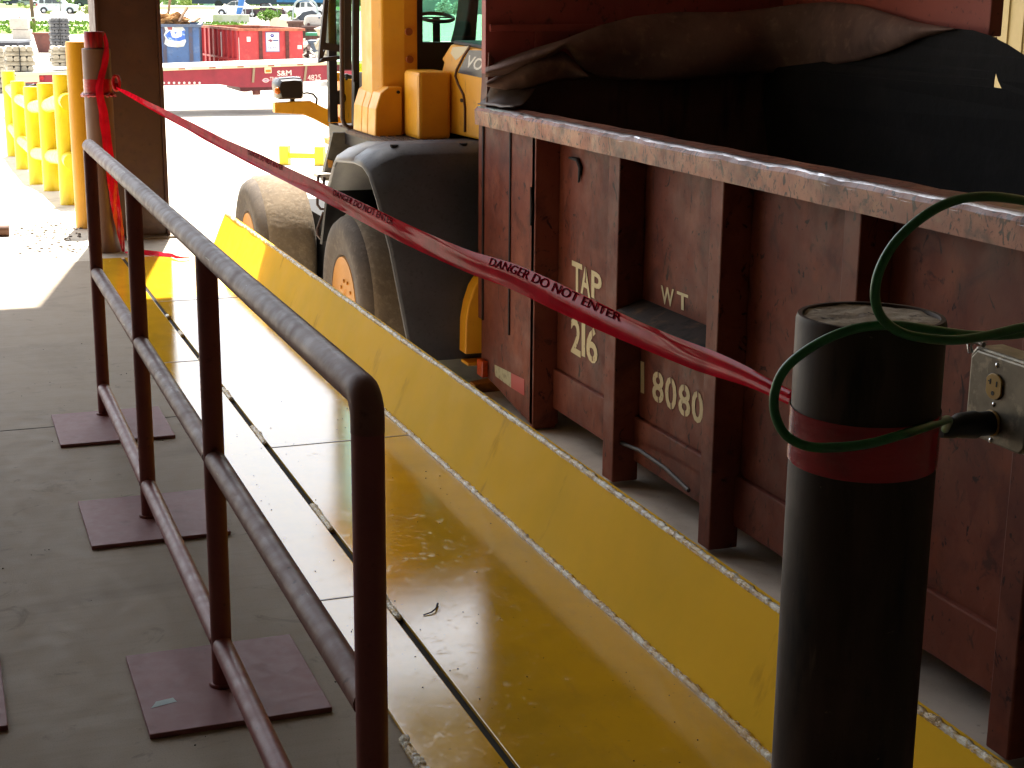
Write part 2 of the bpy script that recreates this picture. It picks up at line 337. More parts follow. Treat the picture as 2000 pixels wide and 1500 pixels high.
# ================================================================== DOCK EDGE PLATES
PZT = .012
dk = thing('dock_edge_guard', 'glossy yellow welded steel floor plates with upturned edge along the dock', 'dock edge', (1.05, 5.7, 0))
def plate(y0, y1, x0, x1): MB().box(x0, x1, y0, y1, .001, PZT).build('floor_plate', yellow_plate, dk, bevel=.002)
for y0, y1 in ((1.70, 2.352), (2.356, 5.290), (5.294, 8.2), (8.204, 9.735)): plate(y0, y1, 1.057, 1.575)
for y0, y1 in ((1.70, 3.808), (3.812, 6.758), (6.762, 9.735)):
    MB().box(.873, 1.037, y0, y1, .001, PZT).build('side_plate', yellow_plate, dk, bevel=.002)
MB().box(1.030, 1.064, 1.7, 9.735, -.004, .0015).build('gap_shade_strip', M('gap_shade', '#1a140c', rough=.9), dk)  # added dark strip; the slot's shade is put into its colour
def bead(b, p, q, r, seg=.009, n=7, jit=.35, flat=.7):
    p = Vector(p); q = Vector(q); m = max(6, int((q-p).length/seg)); pts = []; rs = []
    for i in range(m+1):
        t = i/m; s_ = noise.noise(Vector((t*m*.28, p.x*9, p.y))); s2 = noise.noise(Vector((t*m*.03, p.x*5, 4.)))
        pts.append(p.lerp(q, t)+Vector((s_*r*.2+s2*r*.35, 0, s_*r*.12))); rs.append(r*(1+jit*s_+.25*math.sin(i*1.9)*jit))
    rs[0] *= .3; rs[-1] *= .3
    b.tube(pts, rs, n)
# stitch welds in the slot
for (ya, yb) in ((1.9, 2.72), (3.62, 3.80), (4.35, 4.62), (5.35, 5.60), (6.02, 6.22), (6.60, 6.80), (7.3, 7.42), (7.75, 7.83), (9.0, 9.2)):
    b = MB(); bead(b, (1.047, ya, .010), (1.047, yb, .010), .0105, jit=.3); b.build('stitch_weld', bead_paint, dk, smooth=50)
b = MB(); bead(b, (.868, 1.72, .004), (.868, 2.98, .004), .013, jit=.4, seg=.006); b.build('edge_weld', bead_paint, dk, smooth=50)
for (xa_, xb_, yj) in ((1.06, 1.575, 5.292), (1.06, 1.575, 8.202), (.875, 1.035, 3.81), (.875, 1.035, 6.76)): MB().box(xa_, xb_, yj-.003, yj+.003, .009, .0135).build('joint_weld', M('joint_weld_paint', '#a8905a', rough=.3), dk)
# upturned flange, leaning out over the dock edge, slightly wavy like bent plate
FX0, FX1, FZ = 1.583, 1.690, .262
def flange(y0, y1):
    n = max(2, int((y1-y0)/.12)); rows = []
    for i in range(n+1):
        yy = y0+(y1-y0)*i/n; wv = .004*math.sin(yy*1.1)
        prof = [(FX0+wv, PZT-.002), (FX0+.026, .065), (FX0+.066, .165), (FX1, FZ), (FX1+.028, FZ-.004), (FX0+.094, .165), (FX0+.054, .065), (FX0+.030+wv, PZT-.05)]
        rows.append([(x, yy, z) for x, z in prof])
    MB().loft(rows).build('edge_flange', yellow_flange, dk, smooth=35)
flange(1.70, 9.015); flange(9.018, 9.72)
b = MB(); bead(b, (FX0-.004, 1.72, .015), (FX0-.004, 9.71, .015), .0095, jit=.28, seg=.006); b.build('foot_weld', bead_paint, dk, smooth=50)
b = MB(); bead(b, (FX1+.006, 1.72, FZ+.002), (FX1+.006, 9.71, FZ+.001), .0090, jit=.32, seg=.006); b.build('lip_weld', bead_paint, dk, smooth=50)
MB().box(FX1+.030, FX1+.046, 1.7, 9.7, FZ-.05, FZ-.012).build('outer_lip', yellow_flange, dk)

# ================================================================== PIPE RAILINGS
RX, RR = .542, .0245
def railing(loc, label):
    t = thing('pipe_railing', label, 'railing', loc, 0, 'portable pipe railings on flat feet')
    ox, oy = loc[0]-RX, loc[1]-4.0
    ys = [2.026+oy, 3.375+oy, 4.668+oy, 5.958+oy]; X = RX+ox; zt, zm, zb = 1.045, .568, .115
    # top rail with a mitred near end
    er = .034; el = [(X, ys[0]+er-er*math.cos(a), zt-er+er*math.sin(a)) for a in [math.pi/2*i/8 for i in range(9)]]
    MB().tube([(X, ys[0], zt-er-.02)]+el+[(X, ys[0]+er+.02, zt)], RR*1.0, 20).build('elbow', maroon_top, t, smooth=70)
    MB().tube([(X, ys[0]+er+.015, zt), (X, ys[0]+er+.02, zt), (X, ys[0]+.08, zt), (X, 3.0+oy, zt-.002), (X, 4.6+oy, zt+.001), (X, ys[3]+.02, zt), (X, ys[3]+.024, zt)], [RR*.97, RR*.99, RR, RR, RR, RR, RR*.8], 20).build('top_rail', maroon_top, t, smooth=60)
    for k, yy in enumerate(ys):
        p = [(X, yy, .012), (X, yy, .5), (X, yy, zt-.012)]; r_ = [RR*.98]*3
        if k == 0: p[-1] = (X, yy, zt-er-.01)
        MB().tube(p, r_, 20).build('post', maroon, t, smooth=60)
        bx = {0: yy-.08, 1: yy-.205, 2: yy-.226, 3: yy-.39}[k]
        pl = MB().box(X-.197, X+.213, bx, bx+.445, .0, .0125).build('base_plate', M('purple_brown_foot_paint', '#805254', rvar=(40, .55, .65), spec=.3, var=[(3., '#885a58', .4, .7, .6), (14., '#6b4646', .58, .78, .7), (45., '#2f2222', .70, .76, .8)], bump=[(90, .1, .002)]), t, bevel=.002)
        b = MB(); n = 18
        b.tube([(X+RR*1.08*math.cos(2*math.pi*i/n), yy+RR*1.08*math.sin(2*math.pi*i/n), .014) for i in range(n)], .006, 6, closed=True)
        b.build('foot_weld', maroon, pl, smooth=60)
    def seg(z, nm):
        for a, c in zip(ys, ys[1:]): MB().cyl((X, a+RR*.7, z), (X, c-RR*.7, z), RR*.98, 20).build(nm, maroon_top if nm == 'middle_rail' else maroon, t, smooth=60)
    seg(zm, 'middle_rail'); seg(zb, 'bottom_rail')
    return t
r1 = railing((RX, 4.0, 0), 'maroon three rail pipe railing on square steel feet along the yellow plates')
dup(r1, (RX-.70, 4.15, 0), 'maroon pipe railing at the left border of which only a foot corner shows')
# paint scrape on the nearest foot
MB().add([(.365, 3.30, .0132), (.425, 3.315, .0132), (.42, 3.338, .0132), (.38, 3.33, .0132)], [(0, 1, 2, 3)]).build('paint_scrape', M('chalk_scrape', '#9fb0b2', rough=.7), r1)

# ================================================================== BOLLARDS AND COLUMN
NB = Vector((.974, 1.45, 0)); NR = .0835; NZ = 1.243
nb = thing('pipe_bollard', 'dark steel pipe bollard with rough concrete top beside the outlet box', 'bollard', NB)
MB().lathe([(NR, 0), (NR, NZ-.006), (NR-.002, NZ), (NR-.007, NZ), (NR-.008, NZ-.004), (NR-.008, .0)], NB, (0, 0, 1), 56).build('steel_pipe', pipe_black, nb, smooth=40)
conc_top = M('rough_concrete_fill', '#bba892', rough=.95, var=[((20., 60., 20.), '#8a7866', .45, .62), (50., '#3a3029', .60, .68), (25., '#d2c2ac', .58, .75)], bump=[(60, .8, .006)])
rows = []
for i in range(10):
    rr = (NR-.0075)*i/9
    rows.append([(NB.x+rr*math.cos(a), NB.y+rr*math.sin(a), NZ-.003+.004*noise.noise(Vector((rr*60*math.cos(a), rr*60*math.sin(a), 3)))) for a in [2*math.pi*k/40 for k in range(41)]])
MB().grid(rows).build('concrete_fill', conc_top, nb, smooth=80)
FB = Vector((.992, 10.1, 0)); FR = .087; FBZ = 1.275
fb = thing('pipe_bollard', 'brown pipe bollard in front of the steel column wrapped with red tape', 'bollard', FB)
MB().lathe([(FR, -.003), (FR, FBZ-.004), (FR-.004, FBZ), (0, FBZ)], FB, (0, 0, 1), 40).build('steel_pipe', pipe_brown, fb, smooth=40)
YB = Vector((.985, 11.25, 0)); 
yb = thing('pipe_bollard', 'orange yellow pipe bollard behind the brown taped bollard', 'bollard', YB)
MB().lathe([(.086, -.003), (.086, 1.27), (.081, 1.285), (0, 1.29)], YB, (0, 0, 1), 40).build('steel_pipe', M('amber_paint', '#e0a018', rough=.4, var=[(5., '#d39414', .4, .7)], bump=[(60, .06, .002)]), yb, smooth=40)
cx0, cx1, cy = 1.045, 1.468, 10.6
col = thing('steel_column', 'wide brown steel building column with flanged edges', 'column', (1.25, 10.8, 0))
b = MB(); b.box(cx0, cx0+.022, cy, cy+.42, 0, 8.0); b.box(cx1-.022, cx1, cy, cy+.42, 0, 8.0); b.box(cx0+.022, cx1-.022, cy+.03, cy+.05, 0, 8.0)
b.build('column_shaft', brown_steel, col, bevel=.004)
MB().box(cx0-.06, cx1+.06, cy-.06, cy+.48, -.003, .012).build('base_plate', M('concrete_dusted_plate', '#8b8073', rough=.8), col)

# guard of five yellow posts with two rails down the ramp
gd = thing('guard_railing', 'sunlit bright yellow guard railing of five pipe posts going down the ramp', 'guard railing', (1.0, 12.83, 0))
gp = [((139, 392), (117, 141)), ((104, 376), (83, 157)), ((74, 364), (55, 164)), ((46, 332), (35, 159)), ((27, 304), (18, 141))]
gpts = []
for (bx, by), (tx, ty) in gp:
    p = PX(bx, by, 1.0); q = PX(tx, ty, 1.0); gpts.append((p.y, p.z, q.z))
for (y_, z0, z1) in gpts:
    MB().lathe([(.085, z0-.05), (.085, z1-.01), (.08, z1), (0, z1+.004)], (1.0, y_, 0), (0, 0, 1), 28).build('post', lemon, gd, smooth=40)
for f_ in (.80, .34):
    for (a, c) in zip(gpts, gpts[1:]):
        MB().cyl((1.0, a[0]+.06, a[1]+(a[2]-a[1])*f_), (1.0, c[0]-.06, c[1]+(c[2]-c[1])*f_), .062, 24).build('rail', lemon, gd, smooth=50)
MB().cyl((1.0, gpts[0][0]-.30, gpts[0][1]+.80*(gpts[0][2]-gpts[0][1])), (1.0, gpts[0][0]-.06, gpts[0][1]+.80*(gpts[0][2]-gpts[0][1])), .062, 24).build('rail_stub', lemon, gd, smooth=50)
MB().cyl((1.0, gpts[0][0]-.30, gpts[0][1]+.34*(gpts[0][2]-gpts[0][1])), (1.0, gpts[0][0]-.06, gpts[0][1]+.34*(gpts[0][2]-gpts[0][1])), .062, 24).build('rail_stub', lemon, gd, smooth=50)

# ================================================================== DANGER TAPE
tp = thing('danger_tape', 'red danger tape stretched from the far brown bollard to the near dark bollard', 'barrier tape', (.96, 5.8, 1.1))
A = PY(226, 171, 10.02); Bp = Vector((NB.x-NR*.86, NB.y+.055, 0)); Bp = PY(1543, 776, Bp.y)
pl_n = (Bp-A).cross(Vector((0, 0, 1))).normalized()
def onplane(px, py):
    d = ray(px, py); return EYE + d*((A-EYE).dot(pl_n)/d.dot(pl_n))
cpx = [(400, 263), (620, 370), (767, 444), (913, 510), (1000, 540), (1100, 585), (1224, 642), (1336, 689), (1448, 731)]
cps = [A]+[onplane(*c) for c in cpx]+[Bp]
def polylen(ps):
    L = [0]
    for a, c in zip(ps, ps[1:]): L.append(L[-1]+(c-a).length)
    return L
CL = polylen(cps)
def sample(ps, L, s):
    s = min(max(s, 0), L[-1])
    for i in range(len(L)-1):
        if s <= L[i+1]+1e-9:
            t = (s-L[i])/(L[i+1]-L[i]); p0 = ps[max(i-1, 0)]; p1 = ps[i]; p2 = ps[i+1]; p3 = ps[min(i+2, len(ps)-1)]
            m1 = (p2-p0)*.5 if i > 0 else (p2-p1); m2 = (p3-p1)*.5 if i+2 < len(ps) else (p2-p1)
            # scale tangents for uneven spacing
            if i > 0: m1 = (p2-p0)*((L[i+1]-L[i])/(L[i+1]-L[i-1]))
            if i+2 < len(ps): m2 = (p3-p1)*((L[i+1]-L[i])/(L[i+2]-L[i]))
            t2 = t*t; t3 = t2*t
            return p1*(2*t3-3*t2+1)+m1*(t3-2*t2+t)+p2*(-2*t3+3*t2)+m2*(t3-t2)
    return ps[-1].copy()
TW = .076; TL = CL[-1]
def interp(tab, x):
    for (a, va), (c, vc) in zip(tab, tab[1:]):
        if x <= c: 
            t = (x-a)/(c-a); t = t*t*(3-2*t); return va+(vc-va)*t
    return tab[-1][1]
# folded lengthwise: a front leaf that shows, a back leaf behind it; the lower lip curls out on the far half
lip_t = [(0, .4), (.1, .9), (.3, 1.), (.52, 1.), (.66, .6), (.78, .1), (1, .0)]
pinch_t = [(0, .30), (.10, .62), (.3, .85), (.6, 1.), (.9, .95), (.97, .7), (1, .35)]
lean_t = [(0, .25), (.3, .15), (.6, -.05), (.8, .05), (1, .1)]
def tape_pt(s, v, lift=0.):          # v -0.5..0.5 across the film
    f = s/TL; p = sample(cps, CL, s); q = sample(cps, CL, min(s+.02, TL)); q0 = sample(cps, CL, max(s-.02, 0)); T = (q-q0).normalized()
    side = T.cross(Vector((0, 0, 1))).normalized()
    if side.x > 0: side = -side                            # towards the viewer's side
    upv = side.cross(T); upv = upv if upv.z > 0 else -upv
    pin = interp(pinch_t, f); lip = interp(lip_t, f); WF = .050*pin
    if v <= .08: qv = (v+.5)/.58; h_ = (qv-.5)*WF; o_ = .004*math.sin(math.pi*qv)*pin + lift
    else: qv = 1-(v-.08)/.42*.85; h_ = (qv-.5)*WF; o_ = -.004*(1-qv)**.5-.0015 - lift
    if v <= .08 and qv < .45:
        u_ = (.45-qv)/.45; o_ += lip*WF*.45*.9*u_**1.4; h_ = -.05*WF-WF*.45*u_*(1-.6*lip*u_)
    o_ += (.0022*math.sin(qv*9+f*45)+.003*noise.noise(Vector((s*2.6, qv*2.5, 2)))+.0035*noise.noise(Vector((s*.8, qv, 7))))*(.25+.4*qv if v <= .08 else .4)
    h_ += .0025*noise.noise(Vector((s*1.3, 5, qv)))
    th = interp(lean_t, f)+.06*noise.noise(Vector((s*.9, 1, 4)))
    return p + upv*(h_*math.cos(th)+o_*math.sin(th)) + side*(o_*math.cos(th)-h_*math.sin(th))
NS, NVv = 420, 16
MB().grid([[tape_pt(TL*i/NS, -.5+k/NVv) for k in range(NVv+1)] for i in range(NS+1)]).build('tape_strand', tape_red, tp, smooth=80, recalc=False)
strand = bpy.data.objects['tape_strand']
uvt, fst = text_geo('DANGER DO NOT ENTER', bold=.01)
def tape_text(s0, s1, v0, v1, flip=False):
    vs = []
    for (u, v) in uvt:
        s_ = s0+(s1-s0)*u; vs.append(tape_pt(s_, v0+(v1-v0)*v, .0012))
    MB().add(vs, fst).build('lettering', tape_ink, strand, recalc=False)
for i in range(3):
    s0 = TL*.93-.62-i*1.28
    tape_text(s0+.12, s0+.72, -.12, .05)
# wraps round the two bollards
tape_wrap = M('red_tape_wrap', '#a80c18', rough=.22, var=[(8., '#6d0a12', .4, .7), ((14., 14., 60.), '#b51a22', .6, .75, .6)], bump=[((10., 10., 60.), .35, .004)], spec=.7)
def wrap(c, r, z0, z1, wob, nm, tiltx=0.):
    rows = []
    n = 64
    for k in range(9):
        t = k/8
        rows.append([(c.x+(r+.0012+.0012*noise.noise(Vector((a*3, t*5, z0*9))))*math.cos(a), c.y+(r+.0012)*math.sin(a), z0+(z1-z0)*t+wob*math.sin(a+.6)+tiltx*math.cos(a)) for a in [2*math.pi*i/n for i in range(n+1)]])
    return MB().grid(rows).build(nm, tape_wrap, tp, smooth=80)
wz = PY(1540, 800, 1.45).z
wrap(NB, NR, wz-.067, wz-.004, .003, 'bollard_wrap')
b = wrap(FB, FR, .998, 1.092, .004, 'bollard_wrap')
b = MB(); n = 40   # twisted rope of tape under the far wrap
b.tube([(FB.x+(FR+.010)*math.cos(2*math.pi*i/n), FB.y+(FR+.010)*math.sin(2*math.pi*i/n), .990+.01*math.sin(3*i)*.5) for i in range(n)], [.010+.004*math.sin(i*2.3) for i in range(n)], 8, closed=True)
b.build('twisted_wrap', tape_wrap, tp, smooth=70)
kn = A + Vector((0, -.02, .01)); b = MB()
b.tube([kn+Vector((.02*math.sin(t*1.0), -.02, .045*math.cos(t)+.02)) for t in [i*.45 for i in range(15)]], .011, 8)
b.blob(kn, .025, 3, 2, (1, 1, 1.2), .5); b.build('knot', tape_wrap, tp, smooth=60)
# loose end: from the roll down across the wrap to the ground and along it
def ribbon(pts, wdt, wd, nm, seg=60, wav=.004):
    pts = [Vector(p) for p in pts]; L = polylen(pts); rows = []
    for i in range(seg+1):
        s_ = L[-1]*i/seg; p = sample(pts, L, s_); j = s_/L[-1]*(len(wd)-1); k = min(int(j), len(wd)-2); dv = (Vector(wd[k]).lerp(Vector(wd[k+1]), j-k)).normalized()
        wk = wdt[k]+(wdt[k+1]-wdt[k])*(j-k)
        rows.append([p+dv*(wk*(v/6-.5))+Vector((0, -.006, .003))*math.sin(v*1.3+i*.4)*.6 + Vector((noise.noise(Vector((i*.2, v*.5, 1)))*wav,)*3) for v in range(7)])
    return MB().grid(rows).build(nm, tape_red, tp, smooth=80, recalc=False)
yy = FB.y-FR-.012
tail = [PY(203, 68, yy+.03), PY(207, 84, yy+.015), PY(207, 104, yy+.0), PY(205, 122, yy), PY(198, 150, yy), PY(194, 172, yy-.012), PY(203, 230, yy-.004), PY(212, 300, yy-.002), PY(226, 400, yy-.002), PY(238, 470, yy), PY(241, 492, yy)]
ribbon(tail, [.03, .05, .05, .05, .06, .058, .06, .062, .058, .045, .02], [(.5, 0, 1)]+[(.9, 0, .5)]+[(1, 0, .3)]*2+[(1, 0, .1)]*7, 'hanging_tail', 80)
gz = .012
ribbon([PZ(244, 493, .02), PZ(270, 492, gz+.02), PZ(300, 495, gz+.012), PZ(330, 498, gz+.012), PZ(352, 503, gz+.012), PZ(370, 503, gz+.01)], [.02, .05, .06, .05, .035, .012], [(0, .9, .4)]*6, 'tail_on_ground', 40)
RC = Vector((.984, 10.085, FBZ))
tr_ = thing('tape_roll', 'roll of red danger tape standing on the brown bollard', 'tape roll', RC)
MB().lathe([(.03, .002), (.062, .002), (.0635, .006), (.0635, .098), (.062, .102), (.03, .102), (.03, .002)], RC, (0, 0, 1), 40).build('wound_tape', M('wound_red_tape', '#9c1018', rough=.3, var=[((40., 40., 4.), '#5d0c14', .45, .65), (20., '#c02028', .6, .75, .6)]), tr_, smooth=40)

# ================================================================== RED CONTAINER TRAILER
CX, CP, CE, CT, CB, CF = 3.57, 3.735, 10.19, .875, -1.15, 5.86
ct = thing('dump_container', 'battered red brown open container with ribbed side and stencilled numbers', 'container', (4.7, 6.0, -1.2))
# near wall: recessed panels behind ribs, flush end section at the far corner
cN = 1.2
MB().box(CP, CP+.02, cN, 9.14, -1.02, CT-.02).build('side_panel', cont_red, ct)
b = MB(); b.prism([(9.145, CB), (CE-.35, CB+.10), (CE-.02, CB+.14), (CE-.02, CT-.1), (9.145, CT-.1)], 'X', CX, CP+.02); b.build('corner_panel', cont_red, ct, bevel=.006)
b = MB(); b.box(CX-.012, CX-.0005, CE-.075, CE-.055, -.62, CT-.12); b.box(CX-.010, CX-.0005, 9.58, 9.60, -.62, CT-.12)
b.build('corner_seam', M('seam_dark', '#1f1210', rough=.8), ct)  # thin dark strips drawn along the corner seams
MB().box(CX-.008, CX+.01, CE-.055, CE+.03, -.62, CT-.12).build('corner_strip', cont_red, ct, bevel=.004)
RIBS = [(7.85, 8.0), (6.63, 6.76), (5.43, 5.56), (4.24, 4.37), (3.04, 3.17), (1.85, 1.98)]
for (a, c) in RIBS: 
    b = MB(); b.box(CX, CP, a, c, CB, CT-.1); b.build('side_rib', cont_red, ct, bevel=.008)
MB().box(CX, CP, 9.135, 9.205, CB-.02, CT-.1).build('side_rib', cont_red, ct, bevel=.006)
# lower skirt
b = MB(); b.box(CP-.03, CP+.02, cN, 9.13, CB+.12, -.76); b.build('lower_skirt', cont_red, ct, bevel=.01)
# top rail: a chamfered, dented box section
rows = []
n = 90
for i in range(n+1):
    y = cN+(CE+.03-cN)*i/n; d1 = .008*noise.noise(Vector((y*3.1, 1, 0)))+.006*noise.noise(Vector((y*9, 4, 0))); d2 = .006*noise.noise(Vector((y*4, 8, 0)))
    rows.append([(CX-.035+d2, y, CT-.125), (CX-.04+d2, y, CT-.025+d1), (CX-.018, y, CT+d1), (CX+.14, y, CT+.006+d2), (CX+.19, y, CT-.02), (CX+.19, y, CT-.125)])
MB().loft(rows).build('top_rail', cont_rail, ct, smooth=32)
rows = [[(CX-.0395+.006*noise.noise(Vector((y*4, 8, 0))), y, CT-.034+.008*noise.noise(Vector((y*3.1, 1, 0)))+.006*noise.noise(Vector((y*9, 4, 0)))), (CX-.019, y, CT-.001+.008*noise.noise(Vector((y*3.1, 1, 0)))+.006*noise.noise(Vector((y*9, 4, 0)))+.003), (CX+.015+.02*noise.noise(Vector((y*6, 2, 0))), y, CT+.0045+.008*noise.noise(Vector((y*3.1, 1, 0))))] for y in [cN+(CE-cN)*i/300 for i in range(301)]]
MB().grid(rows).build('scuffed_glint_edge', scuffed_glint, ct, smooth=60)  # scuffed strip that carries the painted highlight along the rail
# inside faces, floor, far wall, tall end wall and tall part of the far wall
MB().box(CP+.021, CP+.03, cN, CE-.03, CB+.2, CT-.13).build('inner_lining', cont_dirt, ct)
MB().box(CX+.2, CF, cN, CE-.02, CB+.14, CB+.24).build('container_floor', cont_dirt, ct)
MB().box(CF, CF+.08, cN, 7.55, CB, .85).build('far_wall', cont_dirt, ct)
mar = M('container_inner_red', '#964038', rough=.55, var=[(1.6, '#853830', .42, .7), ((8., 8., 2.), '#a35040', .5, .72, .8), (22., '#33201b', .6, .7, .8), (6., '#2b1916', .62, .72, .8)], bump=[(20, .12, .004)])
WT2 = 4.7
MB().box(CX-.005, CF+.06, CE-.10, CE-.02, 1.10, WT2).build('end_wall', mar, ct); MB().box(CX+.02, CF+.06, CE-.10, CE-.02, -.6, 1.098).build('end_wall', M('tarp_shade_inside', '#5a4036', rough=.85, var=[(3., '#6b4a3e', .45, .7), ((9., 9., 2.), '#3a2a24', .5, .7)], bump=[(14, .3, .008)]), ct)  # lower end wall darker: shade under the tarp is put into its colour
MB().box(CX+.02, CF, CE-.125, CE-.1005, 1.38, 1.43).build('end_wall_trim', mar, ct, bevel=.006)
for xx in (CX+.35, CX+1.2): MB().box(xx, xx+.05, CE-.12, CE-.1005, 1.101, 1.379).build('end_wall_stiffener', mar, ct)
yF = PX(1930, 20, CF).y
MB().box(CF, CF+.08, 7.551, CE-.101, CB, 1.048).build('far_wall', MC['tarp_shade_inside'], ct)  # lower far wall carries the same painted shade
MB().box(CF, CF+.08, yF, CE-.101, 1.05, 1.40).build('far_wall_panel', M('container_far_red_lit', '#a8503c', rough=.5, var=[(1.6, '#984634', .42, .7), (22., '#40241c', .6, .7, .8), (6., '#5d2c22', .58, .72, .8)], bump=[(20, .12, .004)]), ct)  # lighter copy of the end wall red; the lit side is in the colour
MB().box(CF-.012, CF+.08, yF-.04, CE-.101, 1.404, WT2).build('far_wall_panel', MC['container_far_red_lit'], ct, bevel=.01)
MB().box(CF-.010, CF-.0005, yF+.10, yF+.15, 1.15, 1.40).build('far_wall_slot', MC['seam_dark'], ct)  # thin dark strip marks the gap in the panel
# gusset at near corner rising to the end wall
MB().prism([(CX-.01, CT), (CX+.035, CT), (CX+.05, 1.20), (CX+.01, 1.24)], 'Y', CE-.13, CE-.01).build('corner_gusset', cont_red, ct)
fl0, fl1, fl2, fl3 = PX(933, 204, CX-.03), PX(1003, 212, CX+.02), PY(962, 163, CE-.20), PY(1047, 171, CE-.26)
MB().grid([[fl0.lerp(fl1, i/8).lerp(fl2.lerp(fl3, i/8), j/8)+Vector((0, 0, .006-.035*math.sin(math.pi*j/8)+.014*noise.noise(Vector((i*.5, j*.5, 2))))) for i in range(9)] for j in range(9)]).build('corner_flap', M('greyed_steel_flap', '#5a4d47', rough=.5, metal=.2, var=[(5., '#776c66', .5, .75), (14., '#3a2e2a', .6, .72)], bump=[(20, .3, .006)]), ct, smooth=70, solid=.008, recalc=False)
# shelf bracket, hump of bent strip, dents
z0 = -.115
b = MB(); b.prism([(CX-.0, z0), (CP, z0+.055), (CP, z0-.12), (CX-.0, z0-.125)], 'Y', 6.765, 7.845); b.build('shelf_bracket', M('dirty_bracket_steel', '#322822', rough=.85, spec=.15, var=[(9., '#5a3f28', .55, .75), (12., '#1c1715', .5, .68)], bump=[(30, .2, .005)]), ct, bevel=.006)
p0 = PX(1182, 852, CX+.06); pm = PX(1250, 880, CX+.05); pq = PX(1300, 915, CX+.03); p1 = PX(1345, 958, CX+.03)
MB().tube([p0, pm, pq, p1], .012, 8).build('bent_strip', M('dull_bare_steel', '#2a2421', rough=.55), ct, smooth=60)
p = [PX(x, y, CP-.012) for x, y in ((1112, 308), (1128, 312), (1134, 328), (1130, 356))]
MB().tube(p, [.008, .014, .016, .006], 8).build('hook_scar', M('black_scar', '#140d0c', rough=.7), ct, smooth=60)
p = [PX(x, y, CX-.008) for x, y in ((1037, 365), (1039, 400), (1037, 440))]
MB().tube(p, [.006, .014, .008], 8).build('tie_hook', MC['black_scar'], ct, smooth=60)
# side marker lamp and reflective tape at the low corner
q0 = PX(943, 738, CX-.02); 
MB().box(CX-.045, CX, 10.02, 10.14, -1.02, -.90).build('marker_lamp', M('orange_lens', '#c44a14', rough=.25, var=[(30., '#a33a12', .4, .7)]), ct, bevel=.008)
def quadp(pxs, X_, name, mat): 
    vs = [PX(x, y, X_) for x, y in pxs]; return MB().add(vs, [(0, 1, 2, 3)]).build(name, mat, ct)
quadp([(966, 712), (998, 728), (998, 757), (967, 734)], CX-.003, 'white_reflector', M('grimy_white_reflector', '#a8a17c', rough=.5, var=[(25., '#6b6448', .5, .7)]))
quadp([(998, 728), (1024, 741), (1024, 773), (998, 757)], CX-.003, 'red_reflector', M('red_reflector', '#a8201f', rough=.4))
# stencilled writing: each block sits on the recessed panels
def stc(s, lb, rb, lt, bold=.02, X_=CP-.004, nm='lettering'):
    a = PX(*lb, X_); c = PX(*rb, X_); d = PX(*lt, X_)
    return lettering(s, a, c-a, d-a, (0, 0, 0), stencil, ct, nm, bold=bold)
def letters(s, boxes, **k):
    for ch, (l, t, r_, bt, sk) in zip(s, boxes): stc(ch, (l, bt), (r_, bt+sk), (l+ (0), t), **k)
letters('TAP', [(1117, 508, 1137, 566, 10), (1134, 516, 1153, 572, 12), (1155, 527, 1175, 580, 11)])
letters('216', [(1115, 618, 1134, 687, 12), (1136, 625, 1143, 695, 3), (1145, 633, 1167, 703, 12)])
letters('WT', [(1291, 557, 1316, 592, 9), (1322, 568, 1344, 601, 9)])
letters('18080', [(1251, 705, 1258, 766, 3), (1274, 722, 1296, 782, 9), (1299, 733, 1321, 796, 8), (1325, 747, 1348, 809, 9), (1351, 760, 1373, 822, 9)])
gapm = M('stencil_gap', '#6a382e', rough=.6)
b = MB()
def gapbox(x0, y0, x1, y1):
    a = PX(x0, y0, CP-.006); c = PX(x1, y1, CP-.006)
    b.add([a+Vector((0, .006, 0)), a-Vector((0, .006, 0)), c-Vector((0, .006, 0)), c+Vector((0, .006, 0))], [(0, 1, 2, 3)])
for x, y0, y1 in ((1285, 722, 745), (1285, 765, 790), (1310, 735, 755), (1310, 780, 802), (1336, 748, 770), (1336, 790, 815), (1362, 760, 780), (1156, 640, 660), (1156, 680, 705), (1143, 520, 545)): gapbox(x, y0, x+1, y1)
b.build('stencil_bridge', gapm, ct, recalc=False)
# chassis underneath so it stands on the ground
b = MB(); b.box(CX+.75, CX+.95, 1.4, 9.9, CB-.10, CB+.14); b.box(CF-.95, CF-.75, 1.4, 9.9, CB-.10, CB+.14); b.build('underframe', dark_void, ct)
for yy2 in (2.2, 3.4, 8.7):
    for xx in (CX+.72, CF-.98): MB().box(xx, xx+.26, yy2, yy2+.3, PIT, CB-.10).build('support_block', M('timber_block', '#4a3b2c', rough=.9), ct)

# ---- tarps hung inside the container
def smin(a, c, k=.35):
    h_ = max(k-abs(a-c), 0)/k; return min(a, c)-h_*h_*k*.25
def inside(px, py, inset=0.):
    d = ray(px, py); return EYE + d*smin((CE-.17-inset)/d.y, (CF-.06-inset)/d.x)
def curve(tab, x):
    for (a, va), (c, vc) in zip(tab, tab[1:]):
        if x <= c: return va+(vc-va)*(x-a)/(c-a)
    return tab[-1][1]
topc = [(948, 133), (985, 116), (1040, 96), (1100, 78), (1170, 50), (1240, 32), (1320, 24), (1430, 24), (1500, 16), (1560, 8), (1620, 4), (1680, 10), (1740, 28), (1800, 46), (1865, 56)]
botc = [(948, 150), (985, 146), (1040, 126), (1080, 108), (1102, 92), (1112, 98), (1124, 118), (1140, 138), (1165, 150), (1210, 156), (1300, 157), (1400, 150), (1500, 142), (1600, 130), (1680, 118), (1740, 100), (1800, 74), (1865, 57)]
rows = []
